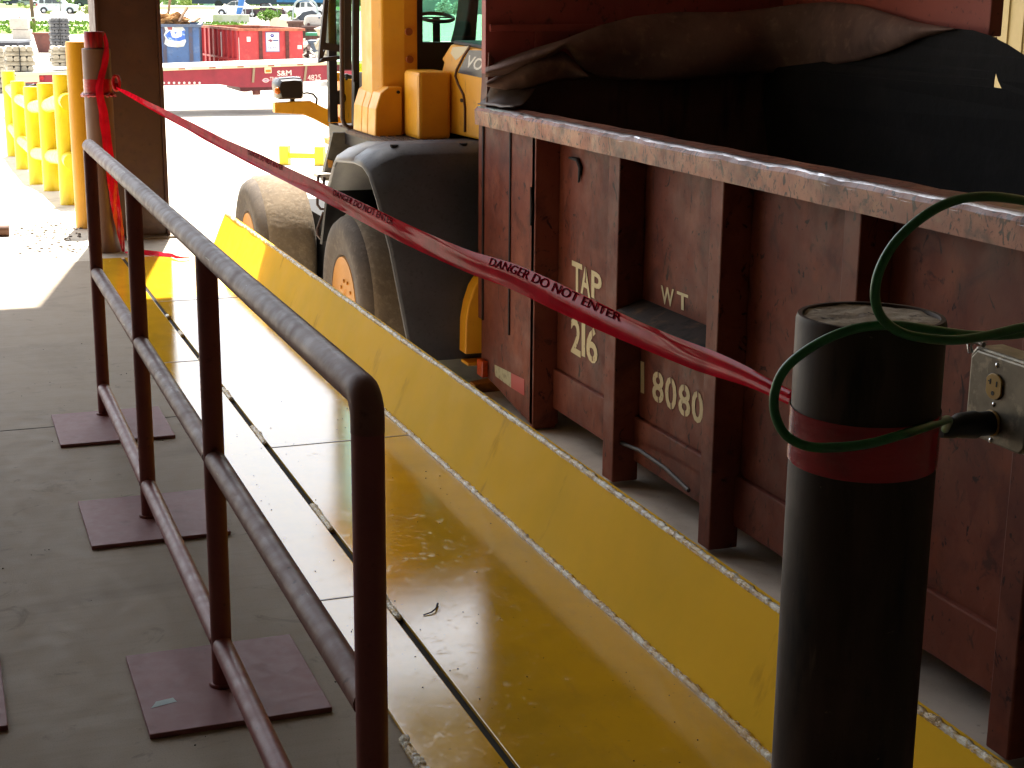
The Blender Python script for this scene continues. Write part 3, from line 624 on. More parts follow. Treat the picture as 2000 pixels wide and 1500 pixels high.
for i in range(140):
    x = 948+(1865-948)*i/139; r_ = []
    for k in range(15):
        t = k/14; y = curve(topc, x)*(1-t)+curve(botc, x)*t; p = inside(x, y); d = (p-EYE).normalized()
        f = .05*math.sin(x*.018+t*2.2)+.04*noise.noise(Vector((x*.012, t*2, 3)))+.10*math.sin(math.pi*t)+.05*t
        r_.append(p-d*f)
    rows.append(r_)
tg = MB().grid(rows).build('brown_tarp', tarp_brown, None, smooth=80, solid=.008, recalc=False)
tag(tg, 'heavy brown tarp flap bunched along the far wall of the red container', 'tarp')
# the folded part at the end-wall corner
low = [(945, 168), (965, 158), (1000, 165), (1040, 168), (1048, 172)]
f1t = [(950, 160), (990, 128+10), (1040, 118), (1100, 100), (1112, 110), (1150, 150)]
f1b = [(950, 168), (990, 176), (1040, 170), (1100, 156), (1150, 152)]
rows = []
for i in range(60):
    x = 950+200*i/59; r_ = []
    for k in range(9):
        t = k/8; y = curve(f1t, x)*(1-t)+curve(f1b, x)*t; p = inside(x, y, .03); d = (p-EYE).normalized()
        r_.append(p-d*(.05+.06*math.sin(math.pi*t)+.03*math.sin(x*.05)))
    rows.append(r_)
tg2 = MB().grid(rows).build('tarp_fold', tarp_brown, tg, smooth=80, solid=.006, recalc=False)
# black tarp hanging over the open side, with its small torn hole
def blk(px, py): return PX(px, py, CF-.10-.05*math.sin(px*.01))
outer = [(1490, 200), (1500, 134), (1600, 122), (1680, 106), (1750, 86), (1800, 66), (1840, 57), (1870, 56), (1900, 59), (1935, 70), (1970, 88), (2010, 114), (2100, 170), (2200, 250), (2300, 360), (2300, 700), (1900, 700), (1620, 560), (1540, 400), (1500, 300)]
hole = [(1941, 171), (1957, 173), (1950, 158), (1945, 140), (1942, 155)]
o3 = [blk(*p) for p in outer]; h3 = [blk(*p) for p in hole]
flat = lambda ps: [Vector((p.y, p.z, 0)) for p in ps]
tris = tessellate_polygon([flat(o3), flat(h3)])
bt = MB().add(o3+h3, [tuple(t) for t in tris]).build('black_tarp', tarp_black, None, solid=.006)
tag(bt, 'black tarp arching over the open far side of the red container', 'tarp')

# ================================================================== WHEEL LOADER
ld = thing('wheel_loader', 'orange yellow wheel loader parked behind the red container', 'wheel loader', (4.15, 12.6, PIT))
def wheel(xo, y, rad, z=None):
    z = PIT+rad if z is None else z; wdt = .54
    prof = [(.34, .06), (.365, .03), (.38, .012), (.42, .014), (.48, .0), (.56, -.012), (.63, .005), (.665, .05), (.672, .08)]
    s_ = rad/.70
    wt = MB().lathe([(r_*s_, a) for r_, a in prof], (xo, y, z), (1, 0, 0), 64).build('tyre', tyre_rub, ld, smooth=45)
    # tread as its own lug-notched band
    rows = []
    for i in range(97):
        a = 2*math.pi*i/96; k = .012 if i % 4 < 3 else -.004
        rows.append([(xo+u, y+rr*s_*math.cos(a), z+rr*s_*math.sin(a)) for u, rr in ((.075, .670), (.10, .690+k*.4), (.17, .700), (wdt/2, .702), (wdt-.17, .700), (wdt-.10, .690+k*.4), (wdt-.05, .66), (wdt, .5), (wdt, .3))])
    MB().grid(rows).build('tread', tread_rub, wt, smooth=50)
    MB().lathe([(0, .05), (.10, .048), (.11, .035), (.26, .035), (.33, .025), (.355, .012), (.362, .035), (.35, .055)], (xo, y, z), (1, 0, 0), 48).build('rim', rim_or, wt, smooth=40)
    for i in range(10):
        a = 2*math.pi*i/10; MB().cyl((xo+.022, y+.17*math.cos(a), z+.17*math.sin(a)), (xo+.055, y+.17*math.cos(a), z+.17*math.sin(a)), .014, 8).build('wheel_nut', rim_or, wt)
    return wt
wheel(2.85, 11.36, .70); wheel(2.64, 14.05, .70)
MB().lathe([(.3, 0), (.7, .02), (.7, .5), (.3, .52)], (4.92, 11.36, PIT+.7), (1, 0, 0), 32).build('far_tyre', tread_rub, ld, smooth=40)
MB().lathe([(.3, 0), (.7, .02), (.7, .5), (.3, .52)], (4.72, 14.05, PIT+.7), (1, 0, 0), 32).build('far_tyre', tread_rub, ld, smooth=40)
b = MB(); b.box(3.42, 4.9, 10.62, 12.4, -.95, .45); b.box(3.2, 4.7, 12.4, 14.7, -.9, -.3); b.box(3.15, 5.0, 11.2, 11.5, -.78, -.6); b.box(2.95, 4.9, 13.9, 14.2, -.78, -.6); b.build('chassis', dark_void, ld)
# rear fender arch (open to the left)
fo = [(12.05, -.30), (11.78, .14), (11.50, .385), (11.42, .43), (10.85, .475), (10.62, .47), (10.50, .41), (10.44, .25), (10.40, -.1), (10.38, -.62), (10.37, -.95)]
rows = []
fxl = [2.86, 2.85, 2.845, 2.845, 2.84, 2.84, 2.855, 2.89, 2.97, 3.06, 3.12]
for (y, z), xl in zip(fo, fxl):
    up_ = .10 if z > .4 else 0.
    rows.append([(xl, y, z-.03), (xl+.012, y, z), (xl+.10, y, z+up_*.55), (xl+.24, y, z+up_), (4.4, y, z+up_*1.1)])
cap_rows = rows[1:5]; body_rows = rows[3:]
MB().grid(rows[0:2]+[rows[1]]).build('fender_front_leg', loader_black, ld, smooth=50, solid=.02)
MB().grid(rows[1:5]).build('fender_front_cap', M('pale_fender_cap', '#9a9a98', rough=.5, var=[(5., '#85858a', .4, .7)]), ld, smooth=50, solid=.025)
MB().grid([[p for p in r_] for r_ in rows[4:]]).build('fender', loader_grey, ld, smooth=60, solid=.03)
rim_ = [(r_[0][0], r_[0][1], r_[0][2]) for r_ in rows[2:]]
MB().tube(rim_, .013, 8).build('fender_lip', M('fender_lip_worn', '#55565a', rough=.4), ld, smooth=60)
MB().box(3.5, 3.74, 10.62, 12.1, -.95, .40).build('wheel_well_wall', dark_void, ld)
MB().box(2.98, 3.5, 12.02, 12.06, -.6, .2).build('mud_flap', loader_black, ld)
b = MB()     # anti slip tread deck on top of the fender
for i in range(26):
    for j in range(8): b.box(3.12+j*.062, 3.155+j*.062, 10.75+i*.05, 10.78+i*.05, .574, .582)
deck = b.box(3.08, 3.62, 10.70, 12.05, .55, .575).build('fender_deck', M('rusty_deck', '#5a3f28', rough=.7, var=[(20., '#3a2a1f', .4, .65)]), ld)
for (x, y) in ((770, 284), (905, 281)):
    p = PZ(x, y, .58); MB().cyl(p+Vector((0, 0, -.03)), p+Vector((0, 0, .006)), .030, 16).build('fender_bolt', dark_void, ld)
# cab: corner pillar, rear wall with window, roof, far side
pil = [(3.19, 11.95), (3.185, 11.62), (3.24, 11.52), (3.40, 11.47), (3.505, 11.47), (3.505, 11.62), (3.36, 11.75), (3.36, 11.95)]
MB().prism(pil, 'Z', .52, 3.1).build('cab_pillar', loader_yel, ld, bevel=.012)
for (x, y) in ((797, 62), (799, 116)):
    p = PY(x, y, 11.468); MB().cyl((p.x, 11.44, p.z), (p.x, 11.469, p.z), .028, 18).build('pillar_socket', M('deep_orange_socket', '#9a5420', rough=.6), ld)
CBX = 5.0
zw = PY(830, 81, 11.5).z
b = MB(); b.box(3.506, CBX, 11.50, 11.56, .5, zw-.005); b.box(3.506, 3.555, 11.50, 11.56, zw-.005, 3.1); b.box(CBX-.1, CBX, 11.5, 11.56, zw-.005, 3.1); b.box(3.556, CBX-.101, 11.5, 11.56, 2.3, 3.1)
b.build('cab_rear_frame', M('cab_black_trim', '#1a1416', rough=.5), ld)
MB().box(3.556, CBX-.101, 11.525, 11.53, zw, 2.3).build('rear_window', glass_g, ld)
MB().box(3.1, 5.1, 11.3, 13.3, 3.1, 3.25).build('cab_roof', loader_yel, ld, bevel=.03)
b = MB(); b.box(3.2, CBX, 11.57, 13.1, .42, .55); b.box(3.45, CBX-.2, 12.75, 13.1, .56, .98); b.build('cab_floor', MC['cab_black_trim'], ld)
# far side and front glazing posts
for bx_ in ((CBX-.08, CBX, 12.4, 12.5, .56, 3.1), (CBX-.08, CBX, 13.0, 13.1, .56, 3.1), (3.2, 3.27, 13.05, 13.13, .56, 3.1)): MB().box(*bx_).build('cab_post', MC['cab_black_trim'], ld)
MB().box(3.28, CBX-.1, 13.08, 13.085, .99, 3.1).build('windscreen', glass_g, ld)
# seat back, steering wheel and console seen through the rear window
sp = [PY(893, 55, 12.3), PY(900, 15, 12.3), PY(906, -60, 12.3), PY(925, -60, 12.3), PY(915, 80, 12.3), PY(885, 86, 12.3)]
MB().prism([(p.x, p.z) for p in sp], 'Y', 12.1, 12.4).build('seat', M('dark_seat_cloth', '#26201f', rough=.9), ld, bevel=.02)
sw = (PY(820, 33, 12.75)+PY(884, 35, 12.75))/2; rw = (PY(884, 35, 12.75)-PY(820, 33, 12.75)).length/2
b = MB(); b.tube([(sw.x+rw*math.cos(a), sw.y+rw*math.sin(a)*.96, sw.z+rw*.22*math.sin(a)) for a in [2*math.pi*i/36 for i in range(36)]], .016, 8, closed=True)
b.bar((sw.x-rw, sw.y, sw.z), (sw.x+rw, sw.y, sw.z), .03, .012); b.bar((sw.x, sw.y, sw.z), (sw.x+.02, sw.y+.05, sw.z-.4), .06, .06)
b.build('steering_wheel', rubber_blk, ld, smooth=50)
MB().prism([(11.9, 1.02), (12.7, 1.02), (12.72, 1.25), (12.3, 1.22)], 'X', 3.6, 4.0).build('console', MC['cab_black_trim'], ld, bevel=.02)
# tank box and lower flared cover by the pillar
def roundbox(x0, x1, y0, y1, z0, z1, name, mat, bv): return MB().box(x0, x1, y0, y1, z0, z1).build(name, mat, ld, bevel=bv)
roundbox(3.37, 3.625, 11.02, 11.40, .576, 1.075, 'tank_cover', loader_yel, .03)
cov = [(3.14, .55), (3.15, .78), (3.19, .90), (3.25, .945), (3.36, .945), (3.36, .55)]
for i, (ya, yb_) in enumerate(((11.40, 11.62), (11.628, 11.80), (11.808, 12.05))):
    MB().prism([(x-.0*i, z) for x, z in cov], 'Y', ya, yb_).build('pillar_cover', loader_yel, ld, bevel=.012)
p = PY(778, 180, 11.39); MB().cyl((p.x, 11.38, p.z), (p.x, 11.41, p.z), .012, 10).build('cover_bolt', dark_void, ld)
# hood
HP0, HP1 = Vector((3.60, 11.20, 0)), Vector((3.80, 10.34, 0)); HN = Vector((HP1.y-HP0.y, -(HP1.x-HP0.x), 0)).normalized()   # hood side, tapering to the rear
if HN.x > 0: HN = -HN
def hs(px, py, o=.003):
    d = ray(px, py); return EYE + d*((HP0+HN*o-EYE).dot(HN)/d.dot(HN))
hb_ = [hs(x, y, 0) for x, y in ((880, 86), (861, 116), (866, 122), (859, 150), (857, 238), (868, 258), (985, 285), (985, 104))]
HR = 4.78
MB().loft([[tuple(v) for v in hb_], [(HR-(v.x-3.6)*.8, v.y, v.z) for v in hb_]]).build('hood', loader_yel, ld, bevel=.022)
ht = [(v.x+.02, v.y, v.z-.004) for v in (hb_[0], hb_[7])]
MB().loft([[ht[0], ht[1], (HR-.2, ht[1][1], ht[1][2]), (HR-.05, ht[0][1], ht[0][2])], [(p_[0], p_[1], p_[2]+.032) for p_ in (ht[0], ht[1], (HR-.2, ht[1][1], ht[1][2]), (HR-.05, ht[0][1], ht[0][2]))]]).build('hood_lid', MC['cab_black_trim'], ld, bevel=.01)
MB().box(3.95, 4.2, 10.55, 10.85, 1.30, 1.42).build('air_intake', loader_black, ld, bevel=.03)
def hpatch(pxs, name, mat, o=.003):
    MB().add([hs(x, y, o) for x, y in pxs], [tuple(range(len(pxs)))]).build(name, mat, ld)
hpatch([(884, 92), (915, 90), (905, 105), (890, 118), (880, 104)], 'pale_decal', M('pale_decal_film', '#c9b98f', rough=.3))
hpatch([(916, 98), (945, 99), (945, 153), (894, 142)], 'dark_decal', M('charcoal_decal', '#3c3c40', rough=.25), .0035)
a = hs(911, 131, .005); c = hs(983, 152, .005); d_ = hs(916, 107, .005)
lettering('VOLVO', a, c-a, d_-a, (0, 0, 0), M('decal_letters', '#d9d5ca', rough=.4), ld, shear=.25, bold=.02)
gv = [hs(x, y, .006) for x, y in ((918, 90), (905, 110), (892, 135), (889, 148), (895, 165), (905, 185), (908, 210), (908, 258))]
MB().tube(gv, .009, 6).build('hood_groove', M('groove_brown', '#5f3812', rough=.6), ld)
p = hs(903, 196, 0); MB().cyl(p+HN*.012, p-HN*.002, .014, 12).build('hood_latch', loader_black, ld)
# counterweight behind the fender
cw = [PY(x, y, 10.26) for x, y in ((934, 540), (922, 560), (912, 590), (906, 625), (905, 690), (922, 700), (922, 706), (960, 720), (960, 540))]
MB().prism([(p.x, p.z) for p in cw[:5]]+[(4.9, cw[4].z), (4.9, cw[0].z)], 'Y', 10.215, 10.36).build('counterweight', loader_yel, ld, bevel=.012)
p = PY(918, 701, 10.26); MB().box(p.x-.03, 4.8, 10.22, 10.38, p.z-.045, p.z-.02).build('counterweight_lip', loader_yel, ld, bevel=.008)
p = PY(925, 770, 10.26); MB().prism([(p.x, PIT+.10), (p.x+.0, -1.12), (4.5, -1.02), (4.5, PIT+.10)], 'Y', 10.22, 10.34).build('hitch_plate', M('rusty_orange_plate', '#a8681c', rough=.6, var=[(5., '#5a3a1c', .45, .6)]), ld)
# front frame: tower, light arm, headlamp
def fy(px, py, Y_=13.3): p = PY(px, py, Y_); return (p.x, p.z)
MB().prism([fy(662, 150), fy(690, 156), fy(690, 262), fy(662, 262)], 'Y', 13.2, 13.45).build('front_tower', loader_yel, ld, bevel=.008)
MB().prism([fy(653, 141), fy(664, 140), fy(664, 158), fy(653, 158)], 'Y', 13.25, 13.45).build('tower_block', loader_yel, ld, bevel=.01)
p = PY(664, 190, 13.26); MB().cyl((p.x-.02, 13.2, p.z), (p.x-.02, 13.3, p.z), .06, 20).build('pivot_boss', M('oily_steel', '#3c342c', rough=.4, metal=.5), ld, smooth=40)
b = MB()
for k in range(3): b.tube([PY(664, 150+k*3, 13.28), PY(676, 146+k*4, 13.2), PY(690, 150+k*4, 13.25), PY(700, 158, 13.3)], .012, 8)
b.build('hydraulic_hoses', rubber_blk, ld, smooth=60)
MB().prism([fy(535, 200), fy(604, 196), fy(640, 214), fy(670, 236), fy(671, 262), fy(662, 258), fy(612, 232), fy(590, 223), fy(535, 220)], 'Y', 13.26, 13.36).build('lamp_arm', loader_yel, ld, bevel=.006)
b = MB(); n = 14
c0 = PY(563, 173, 13.3); hw = (PY(590, 170, 13.3).x-PY(536, 170, 13.3).x)/2; hh = (PY(563, 151, 13.3).z-PY(563, 194, 13.3).z)/2
def lampring(y, s_, dz=0): 
    pts = [(-.98, .55), (-.80, .92), (.3, 1.02), (.86, .95), (1., .7), (.98, -.75), (.86, -.95), (-.70, -.98), (-.86, -.86), (-1, .2)]
    return [(c0.x+hw*s_*x, y, c0.z+hh*s_*z+dz) for x, z in pts]
hl = MB().loft([lampring(13.18, .80), lampring(13.21, .93), lampring(13.30, 1.0), lampring(13.42, .98), lampring(13.44, .9)]).build('headlamp', M('lamp_housing', '#1d1718', rough=.32, bump=[(60, .1, .002)]), ld, smooth=40)
MB().loft([lampring(13.23, .90, .012), lampring(13.28, .93, .016)]).build('housing_cap', M('lamp_cap', '#3a3a3d', rough=.3), hl)
p = PY(540, 177, 13.22); MB().blob((p.x+.005, 13.20, p.z), .028, 2, 2, (1, .7, 1.1), 0).build('turn_signal', M('amber_lens', '#d8700e', rough=.2), hl, smooth=80)
MB().cyl(PY(571, 193, 13.3), PY(571, 201, 13.3), .022, 12).build('lamp_stem', loader_black, ld)
MB().tube([PY(586, 183, 13.3), PY(600, 181, 13.3), PY(612, 184, 13.28), PY(619, 193, 13.26), PY(618, 203, 13.26)], .010, 8).build('lamp_cable', rubber_blk, ld, smooth=60)
# corroded step edge, ladder side plate, grab loops
st_ = [fy(638, 271, 12.9), fy(660, 268, 12.9), fy(690, 258, 12.9), fy(690, 272, 12.9), fy(672, 280, 12.9), fy(640, 282, 12.9)]
MB().prism(st_, 'Y', 12.8, 13.0).build('step_tread', loader_yel, ld)
sp_ = [fy(648, 258, 12.6), fy(700, 258, 12.6), fy(690, 300, 12.6), fy(662, 352, 12.6), fy(626, 352, 12.6)]
MB().prism(sp_, 'Y', 12.55, 12.62).build('ladder_side_plate', M('dusty_grey_plate', '#6d675c', rough=.7, var=[(8., '#575247', .45, .7)]), ld)
MB().add([(p.x, 12.545, p.z) for p in (PY(639, 311, 12.545), PY(650, 314, 12.545), PY(651, 329, 12.545), PY(641, 327, 12.545))], [(0, 1, 2, 3)]).build('warning_label', M('ochre_label', '#c98a3a', rough=.5, var=[(120., '#6a4420', .55, .7)]), ld)
MB().box(2.93, 3.3, 12.42, 12.55, .16, .19).build('ladder_step', offwhite, ld)
for pts in (((625, 342), (621, 346), (622, 366), (628, 374), (632, 372), (633, 345)), ((620, 378), (620, 400), (626, 408), (633, 408)), ((632, 414), (626, 430), (620, 448), (620, 458), (626, 466), (632, 466))):
    MB().tube([PY(x, y, 12.3) for x, y in pts], .012, 8).build('grab_loop', hand_brown, ld, smooth=60)
# handrails and open cab door
MB().tube([PY(668, -40, 12.3), PY(668, 150, 12.3), PY(669, 232, 12.3), PY(673, 244, 12.3), PY(682, 250, 12.3), PY(694, 250, 12.3)], .019, 12).build('handrail', hand_brown, ld, smooth=60)
MB().tube([PY(740, -40, 11.9), PY(743, 120, 11.9), PY(745, 158, 11.9), PY(741, 178, 11.9), PY(731, 206, 11.9), PY(729, 230, 11.9), PY(726, 272, 11.9)], .019, 12).build('handrail', hand_brown, ld, smooth=60)
b = MB(); y_ = 12.7
for (a, c, wd) in (((675, -60), (675, 136), .085), ((695, -60), (694, 258), .05)):
    b.bar(PY(*a, y_), PY(*c, y_), wd, .06, (0, 1, 0))
b.build('door_jamb', M('dark_brown_frame', '#2c2020', rough=.5, var=[(12., '#3c2a26', .5, .7)]), ld)
MB().bar(PY(694, 160, 12.66), PY(693, 262, 12.66), .03, .05, (0, 1, 0)).build('jamb_seal', rubber_blk, ld)
y_ = 12.75
def q4(pxs, Y_, th, name, mat, par=ld): return MB().prism([(PY(x, y, Y_).x, PY(x, y, Y_).z) for x, y in pxs], 'Y', Y_, Y_+th).build(name, mat, par)
dfm = MC['dark_brown_frame']
q4([(638, -40), (645, -40), (636, 88), (622, 123)], y_, .05, 'door_frame', dfm); q4([(635, 83), (664, 88), (664, 102), (633, 97)], y_, .05, 'door_frame', dfm)
q4([(631.8, 112), (664, 109), (664, 116), (622, 123)], y_, .05, 'door_frame', dfm); q4([(627.7, 104), (636, 97.5), (631.7, 111.5), (624.2, 116.5)], y_-.002, .05, 'door_frame', dfm)
q4([(645.5, -40), (664, -40), (664, 87.5), (636.5, 83)], y_+.02, .006, 'door_glass', glass_c)
# yellow boom and bucket linkage in front
b = MB(); b.prism([(13.6, .1), (14.6, .35), (16.2, -.5), (16.2, -.85), (14.4, -.1), (13.6, -.3)], 'X', 3.85, 4.0); b.prism([(13.6, .1), (14.6, .35), (16.2, -.5), (16.2, -.85), (14.4, -.1), (13.6, -.3)], 'X', 4.4, 4.55)
b.build('lift_arms', loader_yel, ld, bevel=.01)

# ================================================================== OUTLET BOX, CORD
ob = thing('outlet_box', 'galvanised outlet box with ivory sockets on a conduit at the right border', 'outlet box', (1.33, 1.66, 1.08))
OX = 1.27; oy0 = PX(1886, 760, OX).y
ozt = PX(1900, 682, OX).z; ozb = PX(1881, 846, OX).z; oS = .118
def oc(u, v): return (oy0-u*oS, ozb+(ozt-ozb)*v)      # u from far edge towards camera, v up
ch = .012
MB().prism([oc(-.10, -.02), oc(1.06, -.02), oc(1.06, 1.02), oc(-.0, 1.02), oc(-.10, .92)], 'X', OX+.012, OX+.055).build('box_body', steel_galv, ob, bevel=.004)
cvp = [oc(0, .10), oc(.08, 0), oc(.95, 0), oc(1.03, .10), oc(1.03, .93), oc(.95, 1.02), oc(.10, 1.02), oc(0, .92)]
cvp = [oc(0, .0), oc(.95, 0), oc(1.03, .08), oc(1.03, .93), oc(.95, 1.0), oc(.10, 1.0), oc(0, .90)]
MB().prism(cvp, 'X', OX+.004, OX+.0115).build('cover_plate', steel_galv, ob, bevel=.003)
def face(cu, cv, seed):
    yc, zc = oc(cu, cv); r_ = .0175; n = 36; pts = []
    for i in range(n):
        a = 2*math.pi*i/n; pts.append((yc+r_*.98*max(-.86, min(.86, math.cos(a)))*1.05, zc+r_*max(-.98, min(.98, math.sin(a)))*1.0))
    o = MB().prism(pts, 'X', OX+.0005, OX+.0035).build('socket', ivory, ob, bevel=.001)
    s = MB()
    s.box(OX-.0002, OX+.0008, yc+.0055, yc+.0075, zc+.002, zc+.009); s.box(OX-.0002, OX+.0008, yc+.0075, yc+.0105, zc+.005, zc+.0065)
    s.box(OX-.0002, OX+.0008, yc-.0075, yc-.0055, zc+.001, zc+.008)
    s.cyl((OX-.0002, yc, zc-.009), (OX+.0008, yc, zc-.009), .003, 12)
    s.build('socket_slots', rubber_blk, o)
face(.47, .66, 1); face(.47, .24, 2)
for cu, cv in ((.47, .90), (.47, .45), (.47, .035)):
    y_, z_ = oc(cu, cv); MB().lathe([(.0036, 0), (.003, .0015), (0, .002)], (OX+.004, y_, z_), (-1, 0, 0), 12).build('screw', chrome, ob, smooth=60)
y_, z_ = oc(.02, .985); MB().tube([(OX+.006, y_+.006, z_-.006), (OX+.004, y_+.008, z_+.006), (OX+.010, y_+.003, z_+.010), (OX+.012, y_-.012, z_+.008)], .004, 8).build('corner_tab', chrome, ob, smooth=60)
y_, z_ = oc(1.065, .5); MB().tube([(OX+.034, y_, z_), (OX+.034, y_-.30, z_), (OX+.034, y_-.36, z_-.03), (OX+.034, y_-.38, z_-.10), (OX+.034, y_-.38, .0)], .0135, 16).build('conduit', steel_galv, ob, smooth=50)
cd = thing('extension_cord', 'green extension cord looping round the dark bollard top and plugged into the outlet', 'cord', (1.0, 1.33, 1.1))
yp, zp = oc(.47, .24)
yp += .0
pl0 = Vector((OX-.0005, yp, zp))
# plug body leaving the socket towards the left
MB().tube([pl0, pl0+Vector((-.022, 0, .000)), pl0+Vector((-.024, 0, 0)), pl0+Vector((-.050, -.004, .002)), pl0+Vector((-.062, -.006, .001)), pl0+Vector((-.064, -.006, .001)), pl0+Vector((-.085, -.010, -.001))], [.0165, .0165, .0185, .0165, .0125, .0145, .0085], 20).build('plug', rubber_blk, cd, smooth=40)
def cy_(px, py, y): return PY(px, py, y)
pe = pl0+Vector((-.075, -.008, -.0005))
path = [pe]
path += [cy_(1852, 820, 1.47), cy_(1826, 828, 1.385), cy_(1770, 846, 1.335), cy_(1700, 866, 1.325), cy_(1630, 874, 1.32), cy_(1575, 871, 1.32), cy_(1535, 850, 1.33), cy_(1514, 810, 1.345), cy_(1513, 768, 1.35), cy_(1530, 725, 1.345), cy_(1570, 688, 1.335), cy_(1630, 655, 1.325), cy_(1690, 638, 1.32), cy_(1755, 636, 1.32), cy_(1820, 645, 1.325), cy_(1890, 654, 1.335), cy_(1960, 655, 1.35), cy_(2010, 648, 1.37), cy_(2080, 620, 1.40)]
path += [cy_(2140, 560, 1.42), cy_(2150, 490, 1.42), cy_(2100, 430, 1.40), cy_(2030, 400, 1.38), cy_(1960, 386, 1.35), cy_(1900, 385, 1.335), cy_(1845, 399, 1.32), cy_(1790, 433, 1.31), cy_(1745, 478, 1.305), cy_(1717, 530, 1.30), cy_(1709, 580, 1.298), cy_(1722, 620, 1.298), cy_(1757, 648, 1.298), cy_(1810, 661, 1.30), cy_(1870, 664, 1.305), cy_(1930, 655, 1.32), cy_(2010, 638, 1.34), cy_(2100, 640, 1.36), cy_(2220, 700, 1.40), cy_(2300, 900, 1.45), cy_(2320, 1300, 1.5)]
L = polylen(path); MB().tube([sample(path, L, L[-1]*i/520) for i in range(521)], .0051, 12).build('cord_cable', green_cord, cd, smooth=70)

# ================================================================== SMALL LITTER
tw = MB().tube([PZ(827, 1201, .014), PZ(842, 1196, .016), PZ(851, 1189, .018), PZ(855, 1179, .016)], [.0016, .002, .0022, .003], 6).build('twig', M('dry_twig', '#2c2018', rough=.9), None)
tag(tw, 'tiny curled dark twig lying on the yellow plate', 'twig')
gb = MB()
for i in range(190):
    if i < 70: x, y, z = random.uniform(-.3, .86), random.uniform(2.9, 7.5), .0
    else: x, y, z = random.uniform(.9, 1.56), random.uniform(2.3, 6.0), PZT
    gb.blob((x, y, z+.001), random.uniform(.001, .003) if i < 70 else random.uniform(.0008, .0022), i, 1, (1, 1, .7), .6)
tag(gb.build('floor_grit', M('dark_grit', '#2b231c', rough=.95), None), 'dark grit scattered over the dock floor and plates', 'grit', kind='stuff')
rb = MB()
for i in range(260):
    t = random.random(); x = .98-t*1.9+random.gauss(0, .05) if i < 120 else random.gauss(.72, .14); y = random.gauss(10.25, .10)+t*.2 if i < 120 else random.gauss(10.9, .4)
    if x > 1.0: continue
    rb.blob((x, y, .0), random.uniform(.003, .011), i+9, 1, (1.3, 1, .6), .6)
tag(rb.build('rubble_crumbs', M('concrete_crumbs', '#5a5046', rough=.95), None), 'concrete crumbs strewn along the slab joint by the bollards', 'rubble', kind='stuff')
p = PZ(6, 452, .03)
of = thing('pipe_offcut', 'short rusty pipe offcut lying on the sunlit concrete at the left border', 'pipe', p)
b = MB().lathe([(.030, 0), (.038, 0), (.038, .5), (.030, .5)], (p.x+.04, p.y, .036), (-1, .12, 0), 24).build('pipe_wall', M('rusty_pipe', '#6a4a38', rough=.7, var=[(20., '#4a3026', .45, .65)]), of, smooth=40)
MB().lathe([(0, .02), (.0299, .02)], (p.x+.04, p.y, .036), (-1, .12, 0), 24).build('pipe_bore', dark_void, of)

# ================================================================== FLATBED TRAILER
TY = 41.0
t0 = PY(330, 132, TY); tilt = -.028
ft = thing('flatbed_trailer', 'long maroon flatbed trailer with white deck crossing the yard', 'trailer', t0, 0, None, tilt)
def lx(px): return (PY(px, 135, TY).x-t0.x)
def lz(px, py): return PY(px, py, TY).z-t0.z-.028*lx(px)
x0, x1 = lx(30), lx(800)
MB().box(x0, x1, -.01, 2.59, -.045, 0).build('deck', M('white_deck_boards', '#d8d4ca', rough=.7, var=[(3., '#c5beb2', .45, .65)]), ft, local=True)
MB().box(x0, x1, -.04, -.012, -.075, .004).build('side_rail', cream, ft, local=True)
bp = [(x0+.1, -.07), (x0+.1, -.25), (lx(170), lz(200, 178)+.1), (lx(315), lz(315, 167)), (lx(425), lz(425, 165)), (lx(470), lz(470, 171)), (lx(531), lz(531, 170)), (lx(590), lz(590, 160)), (lx(690), lz(690, 152)), (x1, lz(690, 152)), (x1, -.07)]
for yb_ in (.30, 2.15): MB().prism(bp, 'Y', yb_-.28 if yb_ < 1 else yb_, yb_-.22 if yb_ < 1 else yb_+.06).build('main_beam', trailer_red, ft, local=True)
b = MB()
for i in range(18): b.box(x0+.4+i*.62, x0+.46+i*.62, .09, 2.14, -.25, -.05)
b.build('cross_members', M('trailer_dark', '#2d1418', rough=.7), ft, local=True)
for px_ in (360, 420, 475, 535, 592): 
    a = lx(px_-12)
    MB().box(a, a+.17, -.046, -.0405, -.055, -.03).build('red_reflector', M('trailer_red_reflector', '#7d1a1a', rough=.4), ft, local=True)
    MB().box(a+.172, a+.33, -.046, -.0405, -.055, -.03).build('white_reflector', white_p, ft, local=True)
for (xt, yt, xb, yb_) in ((496, 132, 492, 161), (598, 127, 593, 158)):
    MB().prism([(lx(xt)-.03, -.076), (lx(xt)+.03, -.076), (lx(xb)+.03, lz(xb, yb_)), (lx(xb)-.03, lz(xb, yb_))], 'Y', -.030, -.012).build('winch_strap', M('tan_strap', '#8d7a62', rough=.8), ft, local=True)
lp_ = MB().box(lx(516), lx(530), -.03, .018, lz(523, 143), -.0755).build('lamp_plate', cream, ft, local=True, bevel=.02)
MB().box(lx(518), lx(528), -.04, -.0305, lz(523, 141), lz(523, 136)).build('marker_lamp', M('trailer_orange_lens', '#c9761c', rough=.3), lp_, local=True, bevel=.015)
tw_ = M('trailer_lettering', '#e8cfc4', rough=.5)
def tl(s, px0, py0, px1, py1, nm='lettering', bold=.0, mat=tw_):
    uv, fs = text_geo(s, 0, bold); xa, xb = lx(px0), lx(px1); za, zb = lz(px0, py1), lz(px0, py0)
    MB().add([(xa+(xb-xa)*u, .015, za+(zb-za)*v) for u, v in uv], fs).build(nm, mat, ft, local=True, recalc=False)
tl('S&M', 541, 138, 569, 148.5, bold=.02); tl('TRANSPORTATION', 526, 150.5, 586, 158.5); tl('4825', 600, 146.5, 626, 157)
